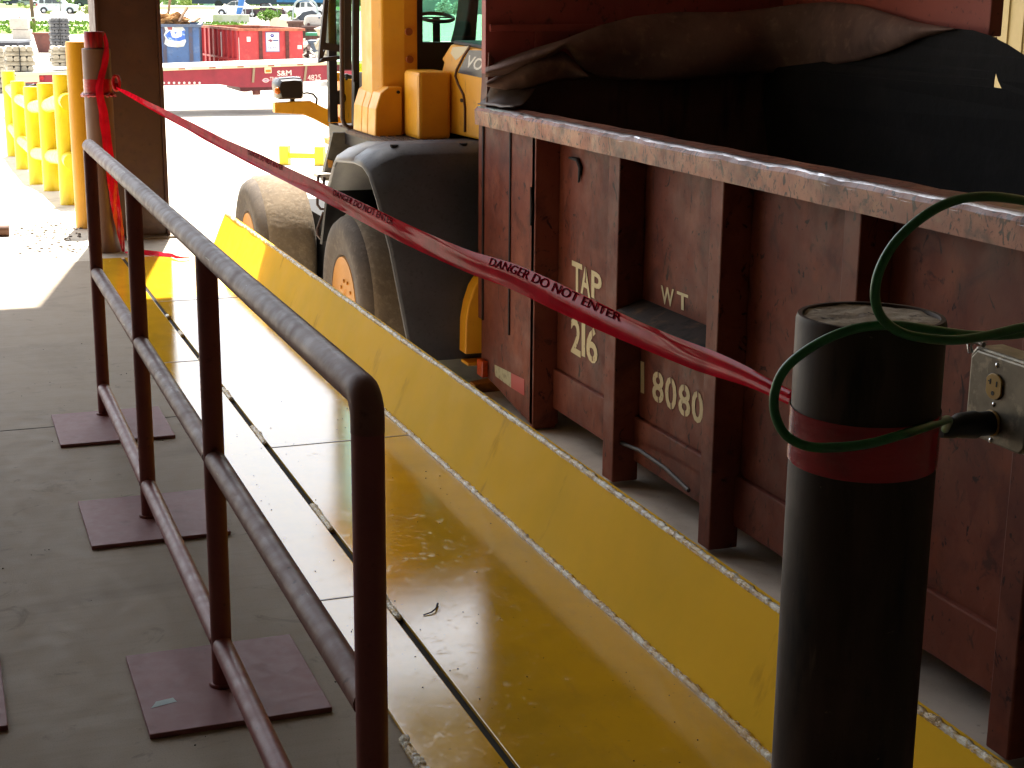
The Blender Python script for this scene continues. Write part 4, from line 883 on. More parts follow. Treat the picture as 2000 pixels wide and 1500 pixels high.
def disc(cx, cz, rx, rz, y, nm, mat, n=28): MB().add([(cx+rx*math.cos(2*math.pi*i/n), y, cz+rz*math.sin(2*math.pi*i/n)) for i in range(n)], [tuple(range(n))]).build(nm, mat, ft, local=True)
ecx, ecz = lx(518), lz(518, 157)
disc(ecx, ecz, .085, .055, .017, 'emblem', tw_); disc(ecx, ecz, .06, .038, .014, 'emblem_centre', M('emblem_blue', '#6a4a78', rough=.5))
MB().box(ecx-.10, ecx+.10, .010, .0135, ecz-.018, ecz+.018).build('emblem_bar', M('emblem_pink', '#d89aa4', rough=.5), ft, local=True)
b = MB()
for px_ in (318, 328, 338, 348, 358, 368, 378, 388): b.cyl((lx(px_), .008, lz(px_, 162)), (lx(px_), .018, lz(px_, 162)), .03, 12)
b.build('frame_holes', M('bright_hole', '#e5d8d0', rough=.6), ft, local=True)
# landing gear, rear axle wheels, tail lamps
zg_ = PIT-t0.z
MB().box(lx(470), lx(535), .25, 2.3, lz(500, 171)-.10, lz(500, 171)-.002).build('landing_gear_frame', M('trailer_dark2', '#5a2029', rough=.6), ft, local=True)
for yy2 in (.5, 2.0): MB().cyl((lx(505), yy2, lz(500, 171)-.10), (lx(505), yy2, lz(500, 171)-.22), .11, 14).build('landing_leg', M('rusty_leg', '#7d4a42', rough=.7), ft, local=True)
for px_ in (80, 150):
    for yy2 in (.12, 1.95): 
        wl = MB().lathe([(.2, .0), (.44, .02), (.46, .06), (.46, .30), (.44, .34), (.2, .36)], (lx(px_), yy2, zg_+.46+.028*lx(px_)), (0, 1, 0), 28).build('wheel', rubber_blk, ft, local=True, smooth=40)
        MB().lathe([(0, .04), (.2, .03), (.21, .0)], (lx(px_), yy2, zg_+.46+.028*lx(px_)), (0, 1, 0), 20).build('rim', offwhite, wl, local=True)
MB().box(x0-.02, x0+.55, -.02, .0, -.24, -.076).build('rear_end_plate', cream, ft, local=True)
MB().lathe([(0, .03), (.05, .03), (.06, 0)], (lx(80), -.021, lz(80, 152)), (0, -1, 0), 16).build('tail_lamp', M('red_lens', '#a01818', rough=.3), ft, local=True)

# ================================================================== BINS IN THE YARD
def sky_bin(name, label, FL, FR, depth, zb, mat, rim, ribs_side=9, front_ribs=(), inner=None, cat='dumpster', loc_extra=None):
    u = (FR-FL); u.z = 0; W = u.length; u.normalize(); v = Vector((-u.y, u.x, 0)); zt = FL.z
    t = thing(name, label, cat, (FL.x, FL.y, zb), math.atan2(u.y, u.x))
    H = zt-zb; inner = inner or mat
    def lb(x0_, x1_, y0_, y1_, z0_, z1_, nm, m, par=None, bev=0): return MB().box(x0_, x1_, y0_, y1_, z0_, z1_).build(nm, m, par or t, local=True, bevel=bev)
    lb(0, W, 0, .05, 0, H-.1, 'front_wall', mat); lb(0, W, depth-.05, depth, 0, H-.1, 'back_wall', inner)
    lb(0, .05, .051, depth-.051, 0, H-.1, 'side_wall', mat); lb(W-.05, W, .051, depth-.051, 0, H-.1, 'side_wall', inner)
    lb(.051, W-.051, .051, depth-.051, .02, .08, 'bin_floor', inner)
    b = MB(); b.box(-.08, W+.08, -.08, .06, H-.1, H); b.box(-.08, W+.08, depth-.06, depth+.08, H-.1, H); b.box(-.08, .06, .061, depth-.061, H-.1, H); b.box(W-.06, W+.08, .061, depth-.061, H-.1, H)
    b.build('top_rim', rim, t, local=True)
    for i in range(ribs_side):
        y_ = .15+(depth-.4)*i/(ribs_side-1); lb(-.08, -.001, y_, y_+.10, 0, H-.102, 'side_rib', mat)
    for fx in front_ribs: lb(fx*W, fx*W+.13, -.06, -.001, 0, H-.102, 'front_rib', M('rusty_rib', '#5d2a26', rough=.7, var=[(8., '#40201c', .45, .65)]))
    return t, W, H
DR = 60.
FL = PD(467, 55, DR); FR = PD(591, 54, DR+.94); FR.z = FL.z
red_m = M('sun_faded_red_paint', '#b93a3d', rough=.5, var=[(.9, '#a83338', .45, .7), (6., '#c8524e', .55, .75), (10., '#7d2b2c', .66, .74)])
rimo = M('orange_rust_rim', '#b06a4e', rough=.7, var=[(3., '#8d4a38', .45, .65)])
rust_in = M('rusty_inside', '#6a4234', rough=.9, var=[(1.5, '#54332a', .4, .65)])
rbn, W, H = sky_bin('red_dumpster', 'large red open dumpster with a white sign on its front', FL, FR, 7.2, -1.36, red_m, rimo, 9, (.30, .72), rust_in)
# turn it so that its long left side shows

def signat(t, W, H, px0, px1, py0, py1, FLp, FRp, y, name, mat, par=None):
    xa = W*(px0-FLp)/(FRp-FLp); xb = W*(px1-FLp)/(FRp-FLp); sc_ = W/(FRp-FLp)
    za = H-(py1-55)*sc_; zb_ = H-(py0-55)*sc_
    return (xa, xb, za, zb_, MB().box(xa, xb, y-.015, y, za, zb_).build(name, mat, par or t, local=True))
signat(rbn, W, H, 481, 488, 71, 80, 467, 591, -.002, 'small_sign', white_p); signat(rbn, W, H, 580, 588, 87, 94, 467, 591, -.002, 'small_sign', white_p)
blu = M('sign_blue', '#2a2f7d', rough=.5)
_, _, _, _, bo = signat(rbn, W, H, 517.5, 544.5, 62, 99.5, 467, 591, -.002, 'sign_border', M('sign_border_blue', '#6a78a8', rough=.5))
xa, xb, za, zb_, sg = signat(rbn, W, H, 519, 543, 63.5, 98, 467, 591, -.0175, 'sign', white_p)
sw_ = xb-xa; sh = zb_-za
MB().add([(xa+sw_*(.47+.17*math.cos(R(60*i))), -.035, za+sh*(.85+.115*math.sin(R(60*i)))) for i in range(6)], [tuple(range(6))]).build('sign_emblem', blu, sg, local=True)
MB().add([(xa+sw_*(.47+.09*math.cos(R(60*i+30))), -.0365, za+sh*(.87+.03*math.sin(R(60*i+30)))) for i in range(6)], [tuple(range(6))]).build('sign_emblem', M('pale_lilac', '#b9b4dc', rough=.5), sg, local=True)
MB().add([(xa+sw_*.04, -.035, za+sh*.56), (xa+sw_*.30, -.035, za+sh*.66), (xa+sw_*.50, -.035, za+sh*.60), (xa+sw_*.46, -.035, za+sh*.52), (xa+sw_*.30, -.035, za+sh*.49), (xa+sw_*.2, -.035, za+sh*.55)], [tuple(range(6))]).build('sign_emblem', M('sign_maroon', '#7d4058', rough=.5), sg, local=True)
MB().add([(xa+sw_*.52, -.035, za+sh*.53), (xa+sw_*.52, -.035, za+sh*.63), (xa+sw_*.96, -.035, za+sh*.63), (xa+sw_*.96, -.035, za+sh*.53)], [(0, 1, 2, 3)]).build('sign_emblem', M('sign_slate', '#5d648c', rough=.5), sg, local=True)
def stext(s, u0, u1, v0, v1, mat):
    uv, fs = text_geo(s, 0, .02); MB().add([(xa+sw_*(u0+(u1-u0)*u), -.035, za+sh*(v0+(v1-v0)*v)) for u, v in uv], fs).build('lettering', mat, sg, local=True, recalc=False)
stext('436 4357', .10, .90, .12, .24, M('sign_text_blue', '#3c4a96', rough=.5))
MB().box(-.095, -.081, 2.9, 3.0, .7, H-.2).build('white_stencil_strip', white_p, rbn, local=True)
MB().box(-.014, -.0015, .06, .13, .6, H-.35).build('white_stencil_strip', white_p, rbn, local=True)
# horizontal belt of the ribbed side
MB().box(-.07, -.002, .2, 6.9, .62, .70).build('side_belt', red_m, rbn, local=True)
FLb = PD(268, 47, 59.); FRb = PD(388, 47, 59.4); FRb.z = FLb.z
blue_m = M('weathered_blue_paint', '#44628f', rough=.6, var=[(1.2, '#3a5580', .42, .65), (4., '#5d7296', .52, .72), (9., '#4a3a3c', .64, .70, .85)])
bb, Wb, Hb = sky_bin('blue_dumpster', 'weathered blue dumpster with a torn white sticker and scrap piled on top', FLb, FRb, 5.5, -1.36, blue_m, M('grey_blue_rim', '#4d5a70', rough=.6), 7, (), M('blue_inside', '#33435d', rough=.8))
for fx in (.40, .83):
    MB().box(fx*Wb, fx*Wb+.14, -.03, -.001, 0, Hb-.102).build('front_rib', M('rust_streaked_blue', '#4a4654', rough=.7, var=[(5., '#3d4d70', .45, .65)]), bb, local=True)
def bq(pxs, y, name, mat):
    k = Wb/120.; return MB().add([((x-268)*k, y, Hb-(yy2-47)*k) for x, yy2 in pxs], [tuple(range(len(pxs)))]).build(name, mat, bb, local=True)
stk_ = bq([(320, 51), (335, 50), (340, 53), (356, 51), (361, 58), (359, 70), (362, 80), (357, 90), (345, 92), (326, 90), (319, 85), (322, 74), (319, 68), (323, 60)], -.034, 'torn_sticker', M('torn_sticker_white', '#cdd3cf', rough=.7, var=[(3., '#b3b3ae', .45, .6), (6., '#6a5c5c', .62, .68)]))
bq([(321, 68), (330, 60), (348, 63), (360, 58), (361, 76), (349, 80), (328, 78)], -.037, 'torn_sticker', M('sticker_blue', '#3a64b8', rough=.6, var=[(5., '#9fb4dc', .55, .62)]))
bq([(326, 52), (336, 52), (336, 58), (328, 58)], -.038, 'torn_sticker', M('sticker_maroon', '#8d4a4a', rough=.7))
bq([(332, 61), (338, 57), (341, 68), (347, 60), (353, 60), (354, 70), (343, 74), (335, 72)], -.040, 'torn_sticker', M('sticker_pale', '#e3dfe4', rough=.7, var=[(9., '#a87878', .58, .64)]))
# scrap on the blue bin
def bpt(px, py, dy): k = Wb/120.; return bb.location + Matrix.Rotation(bb.rotation_euler[2], 3, 'Z') @ Vector(((px-268)*k, dy, Hb-(py-47)*k))
cardb = M('crumpled_cardboard', '#a0713e', rough=.9, var=[(3., '#7d5530', .4, .65), (2., '#bd8f55', .55, .75)])
for i, (px_, py_, r_, lb_) in enumerate(((318, 36, .28, 'rust brown crumpled cardboard at the left of the blue dumpster'), (338, 36, .30, 'tan crumpled cardboard heap in the middle of the blue dumpster'), (350, 38, .22, 'small folded tan cardboard by the tilted plank in the blue dumpster'))):
    o = MB().blob(bpt(px_, py_+3, .6+i*.3), r_, i+20, 3, (1.5, 1, .75), 1.1).build('cardboard_scrap', cardb, None)
    tag(o, lb_, 'cardboard', 'scrap in the blue dumpster')
for pts, lb_, wd in ((((325, 44), (334, -8)), 'thin tall board standing up out of the blue dumpster', .09), (((349, 42), (366, 14)), 'short leaning plank poking from the blue dumpster', .14), (((376, 43), (389, 35)), 'grey flat board end over the right corner of the blue dumpster', .2)):
    o = MB().bar(bpt(*pts[0], .5), bpt(*pts[1], .7), wd, .05).build('scrap_board', M('weathered_board', '#8a6a4e', rough=.9, var=[(6., '#6d5844', .45, .65)]), None); tag(o, lb_, 'board', 'boards in the blue dumpster')

# ================================================================== BACKGROUND OF THE YARD
def localframe(px, py_base=None, D=None):
    """ground point under a pixel column and the yaw that lays local x along the picture"""
    p = PG(px, py_base) if D is None else ground_at(px, D)
    return p
def bgthing(name, label, cat, p, group=None, rz=0.): return thing(name, label, cat, p, -YAW+rz, group)
def scl(p): return (p-EYE).dot(HEAD)/2990.        # metres per photograph pixel at that place
# --- ingot stacks on and behind the trailer
silver = M('cast_silver_ingot', '#626366', rough=.5, metal=.3, var=[(6., '#4a4b4e', .4, .65), (25., '#7d7e80', .55, .7)])
cream_i = M('pale_cast_ingot', '#a8a08e', rough=.6, metal=.1, var=[(5., '#8d8574', .4, .65)])
def ingot_stack(p, wpx, hpx, layers, cols, depth, label, mat, rz, legs=True, strapmat=rubber_blk):
    k = scl(p); W = wpx*k; H = hpx*k; t = thing('ingot_stack', label, 'ingot stack', p, -YAW+rz, 'stacks of cast ingots')
    lh = H/layers; cw = W/cols
    for j in range(layers):
        b = MB(); z = j*lh
        if j % 2 == 0:
            for i in range(cols):
                x = i*cw; b.prism([(x+cw*.06, z+lh*.1), (x+cw*.30, z+lh*.02), (x+cw*.70, z+lh*.02), (x+cw*.94, z+lh*.1), (x+cw*.97, z+lh*.5), (x+cw*.80, z+lh*.97), (x+cw*.2, z+lh*.97), (x+cw*.03, z+lh*.5)], 'Y', random.uniform(-.03, .0), depth+random.uniform(0, .04))
        else:
            n = max(3, int(depth/cw))
            for i in range(n):
                y = i*depth/n; d = depth/n; b.prism([(y+d*.06, z+lh*.1), (y+d*.30, z+lh*.02), (y+d*.70, z+lh*.02), (y+d*.94, z+lh*.1), (y+d*.97, z+lh*.5), (y+d*.8, z+lh*.97), (y+d*.2, z+lh*.97), (y+d*.03, z+lh*.5)], 'X', random.uniform(-.05, .0), W+random.uniform(0, .05))
        b.build('ingot_layer', mat, t, local=True)
    MB().box(W*.47, W*.51, -.045, -.03, 0, H).build('strap', strapmat, t, local=True)
    return t
p = PG(103, 111); ingot_stack(p, 33, 72, 13, 5, 1.5, 'tall silver grey ingot stack standing on the yard beyond the trailer', silver, R(20))
k41 = 41/2990*1.0
tp_ = PY(14, 139, TY+.35); ingot_stack(tp_, 50, 46, 5, 4, .9, 'low cream ingot stack on the left end of the trailer deck', cream_i, YAW)
tp_ = PY(104, 131, TY+.35); ingot_stack(tp_, 50, 38, 5, 4, .9, 'cream ingot stack on the deck just left of the yellow bollard', cream_i, YAW)
p = PG(-24, 182); ingot_stack(p, 34, 86, 9, 4, .8, 'cream ingot stack at the left border beside the dark bin', cream_i, R(6))
# --- dark bin at the left border
p = PG(-30, 171); k = scl(p); t = bgthing('steel_bin', 'dark navy steel bin at the left border with a pale rim', 'bin', p)
navy = M('navy_bin_paint', '#20222e', rough=.6, var=[(3., '#2b2c38', .45, .65)])
MB().box(0, 68*k, 0, 1.4, 0, 84*k).build('bin_body', navy, t, local=True); MB().box(-.03, 68*k+.03, -.05, 1.45, 84*k, 88*k).build('bin_rim', M('pale_rim', '#7d8088', rough=.5), t, local=True)
# --- concrete blocks
conc_blk = M('cast_block_concrete', '#b5afa6', rough=.9, var=[(1.2, '#9d978e', .42, .65), (8., '#8a847b', .6, .75)], bump=[(8, .3, .02)])
p = PG(24, 79); k = scl(p)
def block(p, w_, h_, d_, label, dz):
    t = thing('concrete_block', label, 'concrete block', p+Vector((0, 0, dz)), -YAW+R(12), 'cast concrete blocks')
    MB().box(0, w_, 0, d_, 0, h_).build('block_body', conc_blk, t, local=True, bevel=.04); b = MB(); b.box(w_*.45, w_*.55, d_*.45, d_*.55, h_, h_+.08); b.build('lifting_lug', M('rusty_lug', '#5a4238', rough=.8), t, local=True)
block(p, 34*k, 20*k, 1.6, 'pale concrete block at the bottom of the pair beside the silver ingots', 0.)
block(p+Vector((-3*k, 0, 0)), 33*k, 20*k, 1.6, 'pale concrete block stacked on top of another beside the silver ingots', 20.6*k)
# --- narrow red brown bin behind the ingot stack
p = PG(74, 103); k = scl(p); t = bgthing('steel_bin', 'red brown tapered bin half hidden behind the silver ingot stack', 'bin', p)
MB().prism([(-2*k, 0), (30*k, 0), (36*k, 36*k), (-11*k, 36*k)], 'Y', .3, 2.0).build('bin_body', M('red_brown_bin', '#6d4038', rough=.7, var=[(3., '#5a342e', .4, .65)]), t, local=True)
MB().box(-12*k, 37*k, .24, 2.06, 35*k, 37*k).build('bin_rim', M('red_brown_rim', '#7d4a40', rough=.7), t, local=True)
# --- utility pole
p = PG(67, 52); k = scl(p); t = bgthing('utility_pole', 'brown timber pole with a white band between the stacks and the parked car', 'pole', p)
pole_m = M('pole_timber', '#7d5f55', rough=.9, var=[((6., 6., .8), '#654c44', .45, .65)])
MB().tube([(0, 0, 0), (-2*k, 0, 20*k), (-6*k, 0, 160*k)], [3.4*k, 3.6*k, 2.6*k], 14).build('pole_shaft', pole_m, t, local=True, smooth=50)
MB().tube([(-1.1*k, 0, 15*k), (-1.5*k, 0, 17.5*k)], [3.75*k, 3.75*k], 14).build('white_band', white_p, t, local=True, smooth=50)
# --- vehicles
dark_glass = M('dark_car_glass', '#39464c', rough=.08, spec=.8)
tyre_d = M('car_tyre', '#2a2a2c', rough=.8); hub = M('alloy_hub', '#b9bcc0', rough=.35, metal=.5)
def car(name, label, cat, p, L_, H_, prof, win, colr, wheels, flip=False, wr=.36, group='cars parked beyond the yard', W_=1.8, extras=()):
    t = thing(name, label, cat, p, -YAW, group)
    sx = -1 if flip else 1
    def X_(x): return (x-.5)*L_*sx
    # body: widths taper toward the roof
    ring = lambda y, k: [(X_(x), y, z*H_) for x, z in prof]
    def rg(y, inset): return [(X_(.5+(x-.5)*(1-inset*.03)), y+(inset*.10*(1 if y < W_/2 else -1))*(1.0 if z > .55 else .15), z*H_) for x, z in prof]
    MB().loft([rg(0.06, 1.2), rg(0, 0.), rg(W_, 0.), rg(W_-.06, 1.2)]).build('car_body', colr, t, local=True, smooth=35)
    for wv in win:
        pts = [(X_(x), -.012, z*H_) for x, z in wv]
        MB().add(pts+[(a, y+.02, z) for a, y, z in pts], [tuple(range(len(pts))), tuple(range(len(pts), 2*len(pts)))[::-1]]+[(i, (i+1) % len(pts), len(pts)+(i+1) % len(pts), len(pts)+i) for i in range(len(pts))]).build('window', dark_glass, t, local=True)
    for x in wheels:
        for y0 in (-.03, W_-.2):
            wl = MB().lathe([(.0, .02), (wr*.62, .0), (wr*.95, .0), (wr, .04), (wr, .20), (0, .22)], (X_(x), y0, wr), (0, 1, 0), 24).build('wheel', tyre_d, t, local=True, smooth=40)
            MB().lathe([(0, -.03), (wr*.55, -.012), (wr*.62, .0)], (X_(x), y0, wr), (0, 1, 0), 18).build('hub_cap', hub, wl, local=True, smooth=40)
        MB().lathe([(wr*1.03, 0), (wr*1.16, -.012), (wr*1.2, 0)], (X_(x), -.012, wr*1.02), (0, 1, 0), 24).build('wheel_arch', rubber_blk, t, local=True, smooth=40)
    for (nm, x0_, x1_, z0_, z1_, mt) in extras: MB().box(min(X_(x0_), X_(x1_)), max(X_(x0_), X_(x1_)), -.03, .02, z0_*H_, z1_*H_).build(nm, mt, t, local=True)
    return t
suvp = [(.01, .22), (.0, .45), (.015, .62), (.05, .97), (.08, 1.0), (.52, 1.0), (.60, .96), (.71, .66), (.96, .57), (.995, .42), (1., .2), (.92, .17), (.08, .17)]
suvw = [[(.085, .66), (.10, .92), (.185, .92), (.20, .66)], [(.225, .66), (.245, .92), (.40, .92), (.40, .66)], [(.415, .66), (.415, .92), (.54, .91), (.66, .66)]]
sedp = [(.0, .3), (.01, .58), (.10, .66), (.27, .97), (.40, 1.), (.52, .98), (.70, .66), (.95, .54), (1., .36), (.99, .2), (.02, .2)]
sedw = [[(.20, .68), (.30, .93), (.41, .94), (.41, .68)], [(.43, .68), (.43, .94), (.52, .92), (.65, .68)]]
pickp = [(.0, .25), (.0, .58), (.38, .60), (.40, .96), (.45, 1.), (.60, 1.), (.70, .66), (.96, .58), (1., .4), (1., .22), (.02, .2)]
pickw = [[(.43, .66), (.44, .93), (.53, .94), (.53, .66)], [(.55, .66), (.55, .94), (.60, .92), (.68, .66)]]
red_l = M('car_red_lamp', '#a52a2a', rough=.3); amb = M('car_amber_lamp', '#c9822c', rough=.3)
ice = M('ice_blue_white_car', '#c3d3d6', rough=.3); dkb = M('dark_navy_car', '#2b3040', rough=.3); dkm = M('dark_maroon_car', '#3d2428', rough=.3); wcar = M('white_car', '#dfe3e6', rough=.3); gcar = M('grey_car', '#9aa0a2', rough=.35); dgreen = M('dark_green_van', '#2c3a36', rough=.35)
def vput(px0, px1, pyb, **k):
    p = PG((px0+px1)/2, pyb); s_ = scl(p); return p, (px1-px0)*s_, s_
p, L_, s_ = vput(72, 149, 27); car('parked_suv', 'white sport utility car with dark windows parked beyond the lawn', 'car', p, L_, 29*s_, suvp, suvw, ice, (.19, .83), wr=5.6*s_, W_=24*s_, extras=(('tail_lamp', .005, .04, .50, .64, red_l), ('door_handle', .26, .29, .55, .575, rubber_blk), ('door_handle', .485, .515, .53, .555, rubber_blk), ('front_bumper', .94, 1.0, .2, .3, ice)))
p, L_, s_ = vput(146, 196, 13); car('parked_van', 'dark green van parked right of the white sport utility car', 'car', p, L_, 20*s_, suvp, suvw, dgreen, (.2, .8), True, wr=4*s_, W_=20*s_)
p, L_, s_ = vput(160, 215, 19); car('parked_car', 'white low car parked behind the bushes by the column', 'car', p, L_, 10*s_, sedp, sedw, wcar, (.2, .8), True, wr=3*s_, W_=20*s_)
p, L_, s_ = vput(14, 42, 10.5); car('parked_pickup', 'dark pickup car at the far left by the pole', 'car', p, L_*1.5, 14*s_, pickp, pickw, dkb, (.2, .8), wr=3.4*s_, W_=18*s_)
p, L_, s_ = vput(36, 76, 12); car('parked_car', 'grey hatchback car just left of the pole', 'car', p, L_, 14*s_, sedp, sedw, gcar, (.2, .8), wr=3.4*s_, W_=18*s_)
p, L_, s_ = vput(424, 486, 31); car('parked_sedan', 'white sedan nosing left behind the concrete barrier', 'car', p, L_*1.15, 28*s_, sedp, sedw, wcar, (.2, .80), True, wr=5.5*s_, W_=22*s_)
p, L_, s_ = vput(478, 556, 34); car('parked_pickup', 'dark maroon pickup behind the white pipe fence', 'car', p, L_, 26*s_, pickp, pickw, dkm, (.2, .8), wr=5.5*s_, W_=22*s_)
p, L_, s_ = vput(552, 640, 33); car('parked_pickup', 'white pickup with crew cab behind the grey roll hoop', 'car', p, L_, 28*s_, pickp, [[(.41, .64), (.42, .93), (.49, .94), (.49, .64)]]+pickw[1:], wcar, (.2, .8), wr=5.5*s_, W_=22*s_, extras=(('tail_lamp', .0, .03, .40, .58, red_l),))
# --- blue truck with its boom
blt = M('truck_blue_paint', '#2f6fb5', rough=.35, var=[(2., '#285f9d', .4, .65)])
p = PG(520, 17); k = scl(p); t = thing('blue_truck', 'big blue boom truck parked along the far side of the yard', 'truck', p, -YAW)
MB().box(-140*k, 120*k, 0, 2.4, 8*k, 44*k).build('truck_body', M('truck_dark_blue', '#2a3550', rough=.5), t, local=True)  # truck body in one darker blue
b = MB(); b.box(20*k, 118*k, -.1, .0, 12*k, 30*k); b.build('side_panel', blt, t, local=True); MB().box(50*k, 78*k, -.14, -.101, 18*k, 21*k).build('white_stripe', white_p, t, local=True)
for x in (-90, -60, 60, 95): MB().lathe([(0, 0), (7*k, 0), (7.5*k, .1), (7.5*k, .4), (0, .4)], (x*k, -.05, 7.5*k), (0, 1, 0), 20).build('wheel', tyre_d, t, local=True, smooth=40)
p2 = PG(470, 33); k = scl(p2)
t2 = thing('blue_boom', 'slanted bright blue boom arm standing in front of the white sedan', 'boom', p2, -YAW)
MB().prism([(-8*k, 4*k), (2*k, 5*k), (7*k, 20*k), (13*k, 46*k), (0, 46*k), (-3*k, 24*k)], 'Y', -.4, .2).build('boom_arm', blt, t2, local=True, bevel=.03); MB().box(-9*k, 3*k, -.45, .25, 0, 4*k).build('boom_foot', blt, t2, local=True)
# --- white pipe fence
p = PG(480, 43); k = scl(p); t = thing('pipe_fence', 'thin white pipe fence with two posts behind the red dumpster', 'fence', p, -YAW)
MB().cyl((-160*k, 0, 28*k), (95*k, 0, 28*k), .9*k, 10).build('fence_rail', white_p, t, local=True)
for x in (-150, -110, -70, -35, 0, 13, 60): MB().cyl((x*k, 0, 0), (x*k, 0, 28*k), .9*k, 10).build('fence_post', M('grey_post', '#8d9296', rough=.5), t, local=True)
# --- long concrete barrier and wire frames
p = PG(452, 44); k = scl(p); t = thing('concrete_barrier', 'low stained concrete barrier behind the red dumpster', 'barrier', p, -YAW)
MB().prism([(-.4, 0), (.4, 0), (.2, 14*k), (-.2, 14*k)], 'X', -34*k, 34*k).build('barrier_body', M('stained_barrier', '#9ba08e', rough=.9, var=[(.8, '#7d7d70', .45, .6), (1.1, '#8d9a70', .5, .65)]), t, local=True); MB().box(-34*k, 34*k, -.22, .22, 14*k, 15*k).build('barrier_cap', white_p, t, local=True)
p = PG(375, 50); k = scl(p); t = thing('wire_cage_row', 'row of white wire cages behind the blue dumpster', 'cage', p, -YAW)
for i in range(8): MB().cyl((-40*k+i*11*k, 0, 0), (-40*k+i*11*k, 0, 30*k), .5*k, 8).build('cage_post', M('pale_wire', '#b9b9b4', rough=.5), t, local=True)
for z in (4, 17, 30): MB().cyl((-40*k, 0, z*k), (37*k, 0, z*k), .5*k, 8).build('cage_wire', MC['pale_wire'], t, local=True)
# --- cable reels
reel_w = M('reel_timber', '#7d6650', rough=.9, var=[(4., '#6a5540', .4, .65)])
for px_, lb_, y_ in ((541, 'left one of two brown cable reels behind the red dumpster', 58), (553, 'right one of two brown cable reels behind the red dumpster', 62)):
    p = PG(px_, y_+4); k = scl(p); t = thing('cable_reel', lb_, 'cable reel', p, -YAW+R(10), 'brown cable reels')
    rr = 13*k
    for y0 in (0, .7):
        d = MB().lathe([(0, 0), (rr, 0), (rr, .09), (0, .09)], (0, y0, rr), (0, 1, 0), 32).build('reel_flange', reel_w, t, local=True, smooth=40)
        MB().lathe([(rr*.96, -.01), (rr*1.02, -.01), (rr*1.02, .1), (rr*.96, .1)], (0, y0, rr), (0, 1, 0), 32).build('flange_band', M('reel_band', '#b8b09a', rough=.6), d, local=True)
    MB().lathe([(rr*.5, .09), (rr*.5, .7)], (0, 0, rr), (0, 1, 0), 24).build('reel_core', reel_w, t, local=True)
# --- brown beds, white tank, bins and scrap right of the red dumpster
brb = M('brown_bed_paint', '#54382f', rough=.7, var=[(2., '#452e27', .4, .65)])
def bed(px0, px1, py0, py1, D, name, label, cat, mat, d=1.5, lip=None):
    s_ = D/2990.; p = PD(px0, py1, D); zb = gh(D); t = thing(name, label, cat, (p.x, p.y, zb), -YAW)
    zt = PD(px0, py0, D).z-zb; z0_ = max(0., p.z-zb); w_ = (px1-px0)*s_*1.0
    MB().box(0, w_, 0, d, 0, zt-.12).build('bin_body', mat, t, local=True)
    MB().box(-.05, w_+.05, -.06, d+.05, zt-.119, zt).build('bin_rim', lip or mat, t, local=True)
    for i in range(3): MB().box(w_*(.1+.4*i), w_*(.1+.4*i)+.1, -.05, -.001, 0, zt-.13).build('bin_rib', mat, t, local=True)
    return t, zt, w_
bed(563, 598, 41, 75, 76, 'steel_bin', 'dark brown steel bin directly behind the right corner of the red dumpster', 'bin', brb)
bed(592, 634, 51, 100, 69, 'steel_bin', 'long brown steel bin carrying the white tank', 'bin', brb, 1.8)
bed(600, 645, 64, 100, 66, 'steel_bin', 'brown bin with a green tarp edge in front of the white tank', 'bin', M('brown_bin_two', '#6a4640', rough=.7, var=[(2., '#5a3a35', .4, .65)]), 1.2, M('green_tarp_edge', '#3f8a66', rough=.7))
bed(603, 650, 79, 115, 63, 'steel_bin', 'blue grey bin behind the heap of white scrap', 'bin', M('blue_grey_bin', '#6f7d8c', rough=.6, var=[(2., '#606c7a', .4, .65)]), 1.0)
p = PD(612, 51, 69.6); k = 69.6/2990; t = thing('white_tank', 'white plastic tank standing on the brown bin', 'tank', p, -YAW)
MB().prism([(-19*k, 0), (18*k, 0), (20*k, 3*k), (19*k, 20*k), (-13*k, 20*k), (-18*k, 15*k), (-20*k, 5*k)], 'Y', 0.2, 1.3).build('tank_body', offwhite, t, local=True, bevel=.08)
MB().lathe([(0, -.06), (2.4*k, -.06), (3*k, 0)], (-10*k, .2, 3*k), (0, 1, 0), 16).build('tank_port', M('tank_port_brown', '#5d3a34', rough=.6), t, local=True)
MB().box(9*k, 12*k, .17, .199, 14*k, 17*k).build('tank_mark', M('tank_mark_grey', '#5d6a78', rough=.6), t, local=True)
sb_ = MB(); sb2 = MB()
for i in range(90):
    t_ = random.random(); D = random.uniform(61, 62.2); px_ = 588+28*t_+random.gauss(0, 2); hmax = (118-72)*(1-t_)**1.2+6
    py_ = 119-random.random()*hmax; p = PD(px_, py_, D)
    a = Matrix.Rotation(random.uniform(0, 6), 3, 'Z') @ Matrix.Rotation(random.uniform(-.8, .8), 3, 'X')
    (sb_ if random.random() < .72 else sb2).obox(p, (random.uniform(.08, .28), random.uniform(.05, .25), random.uniform(.04, .14)), a)
for i in range(60):
    D = random.uniform(61, 62.4); q = ground_at(588+random.random()*32, D); sb2.obox(q+Vector((0, 0, random.uniform(.05, .45))), (.3, .3, .25), Matrix.Rotation(random.uniform(0, 6), 3, 'Z'))
o = sb_.build('scrap_heap', M('white_scrap', '#d3cdc0', rough=.7, var=[(2., '#a89f92', .5, .7)]), None); tag(o, 'heap of pale scrap pieces right of the red dumpster', 'scrap', kind='stuff')
o = sb2.build('scrap_heap', M('dark_scrap', '#5a4a48', rough=.8, var=[(2., '#7d5a52', .5, .7)]), None); tag(o, 'dark bits mixed in the scrap heap right of the red dumpster', 'scrap', kind='stuff')
rb2 = MB(); 
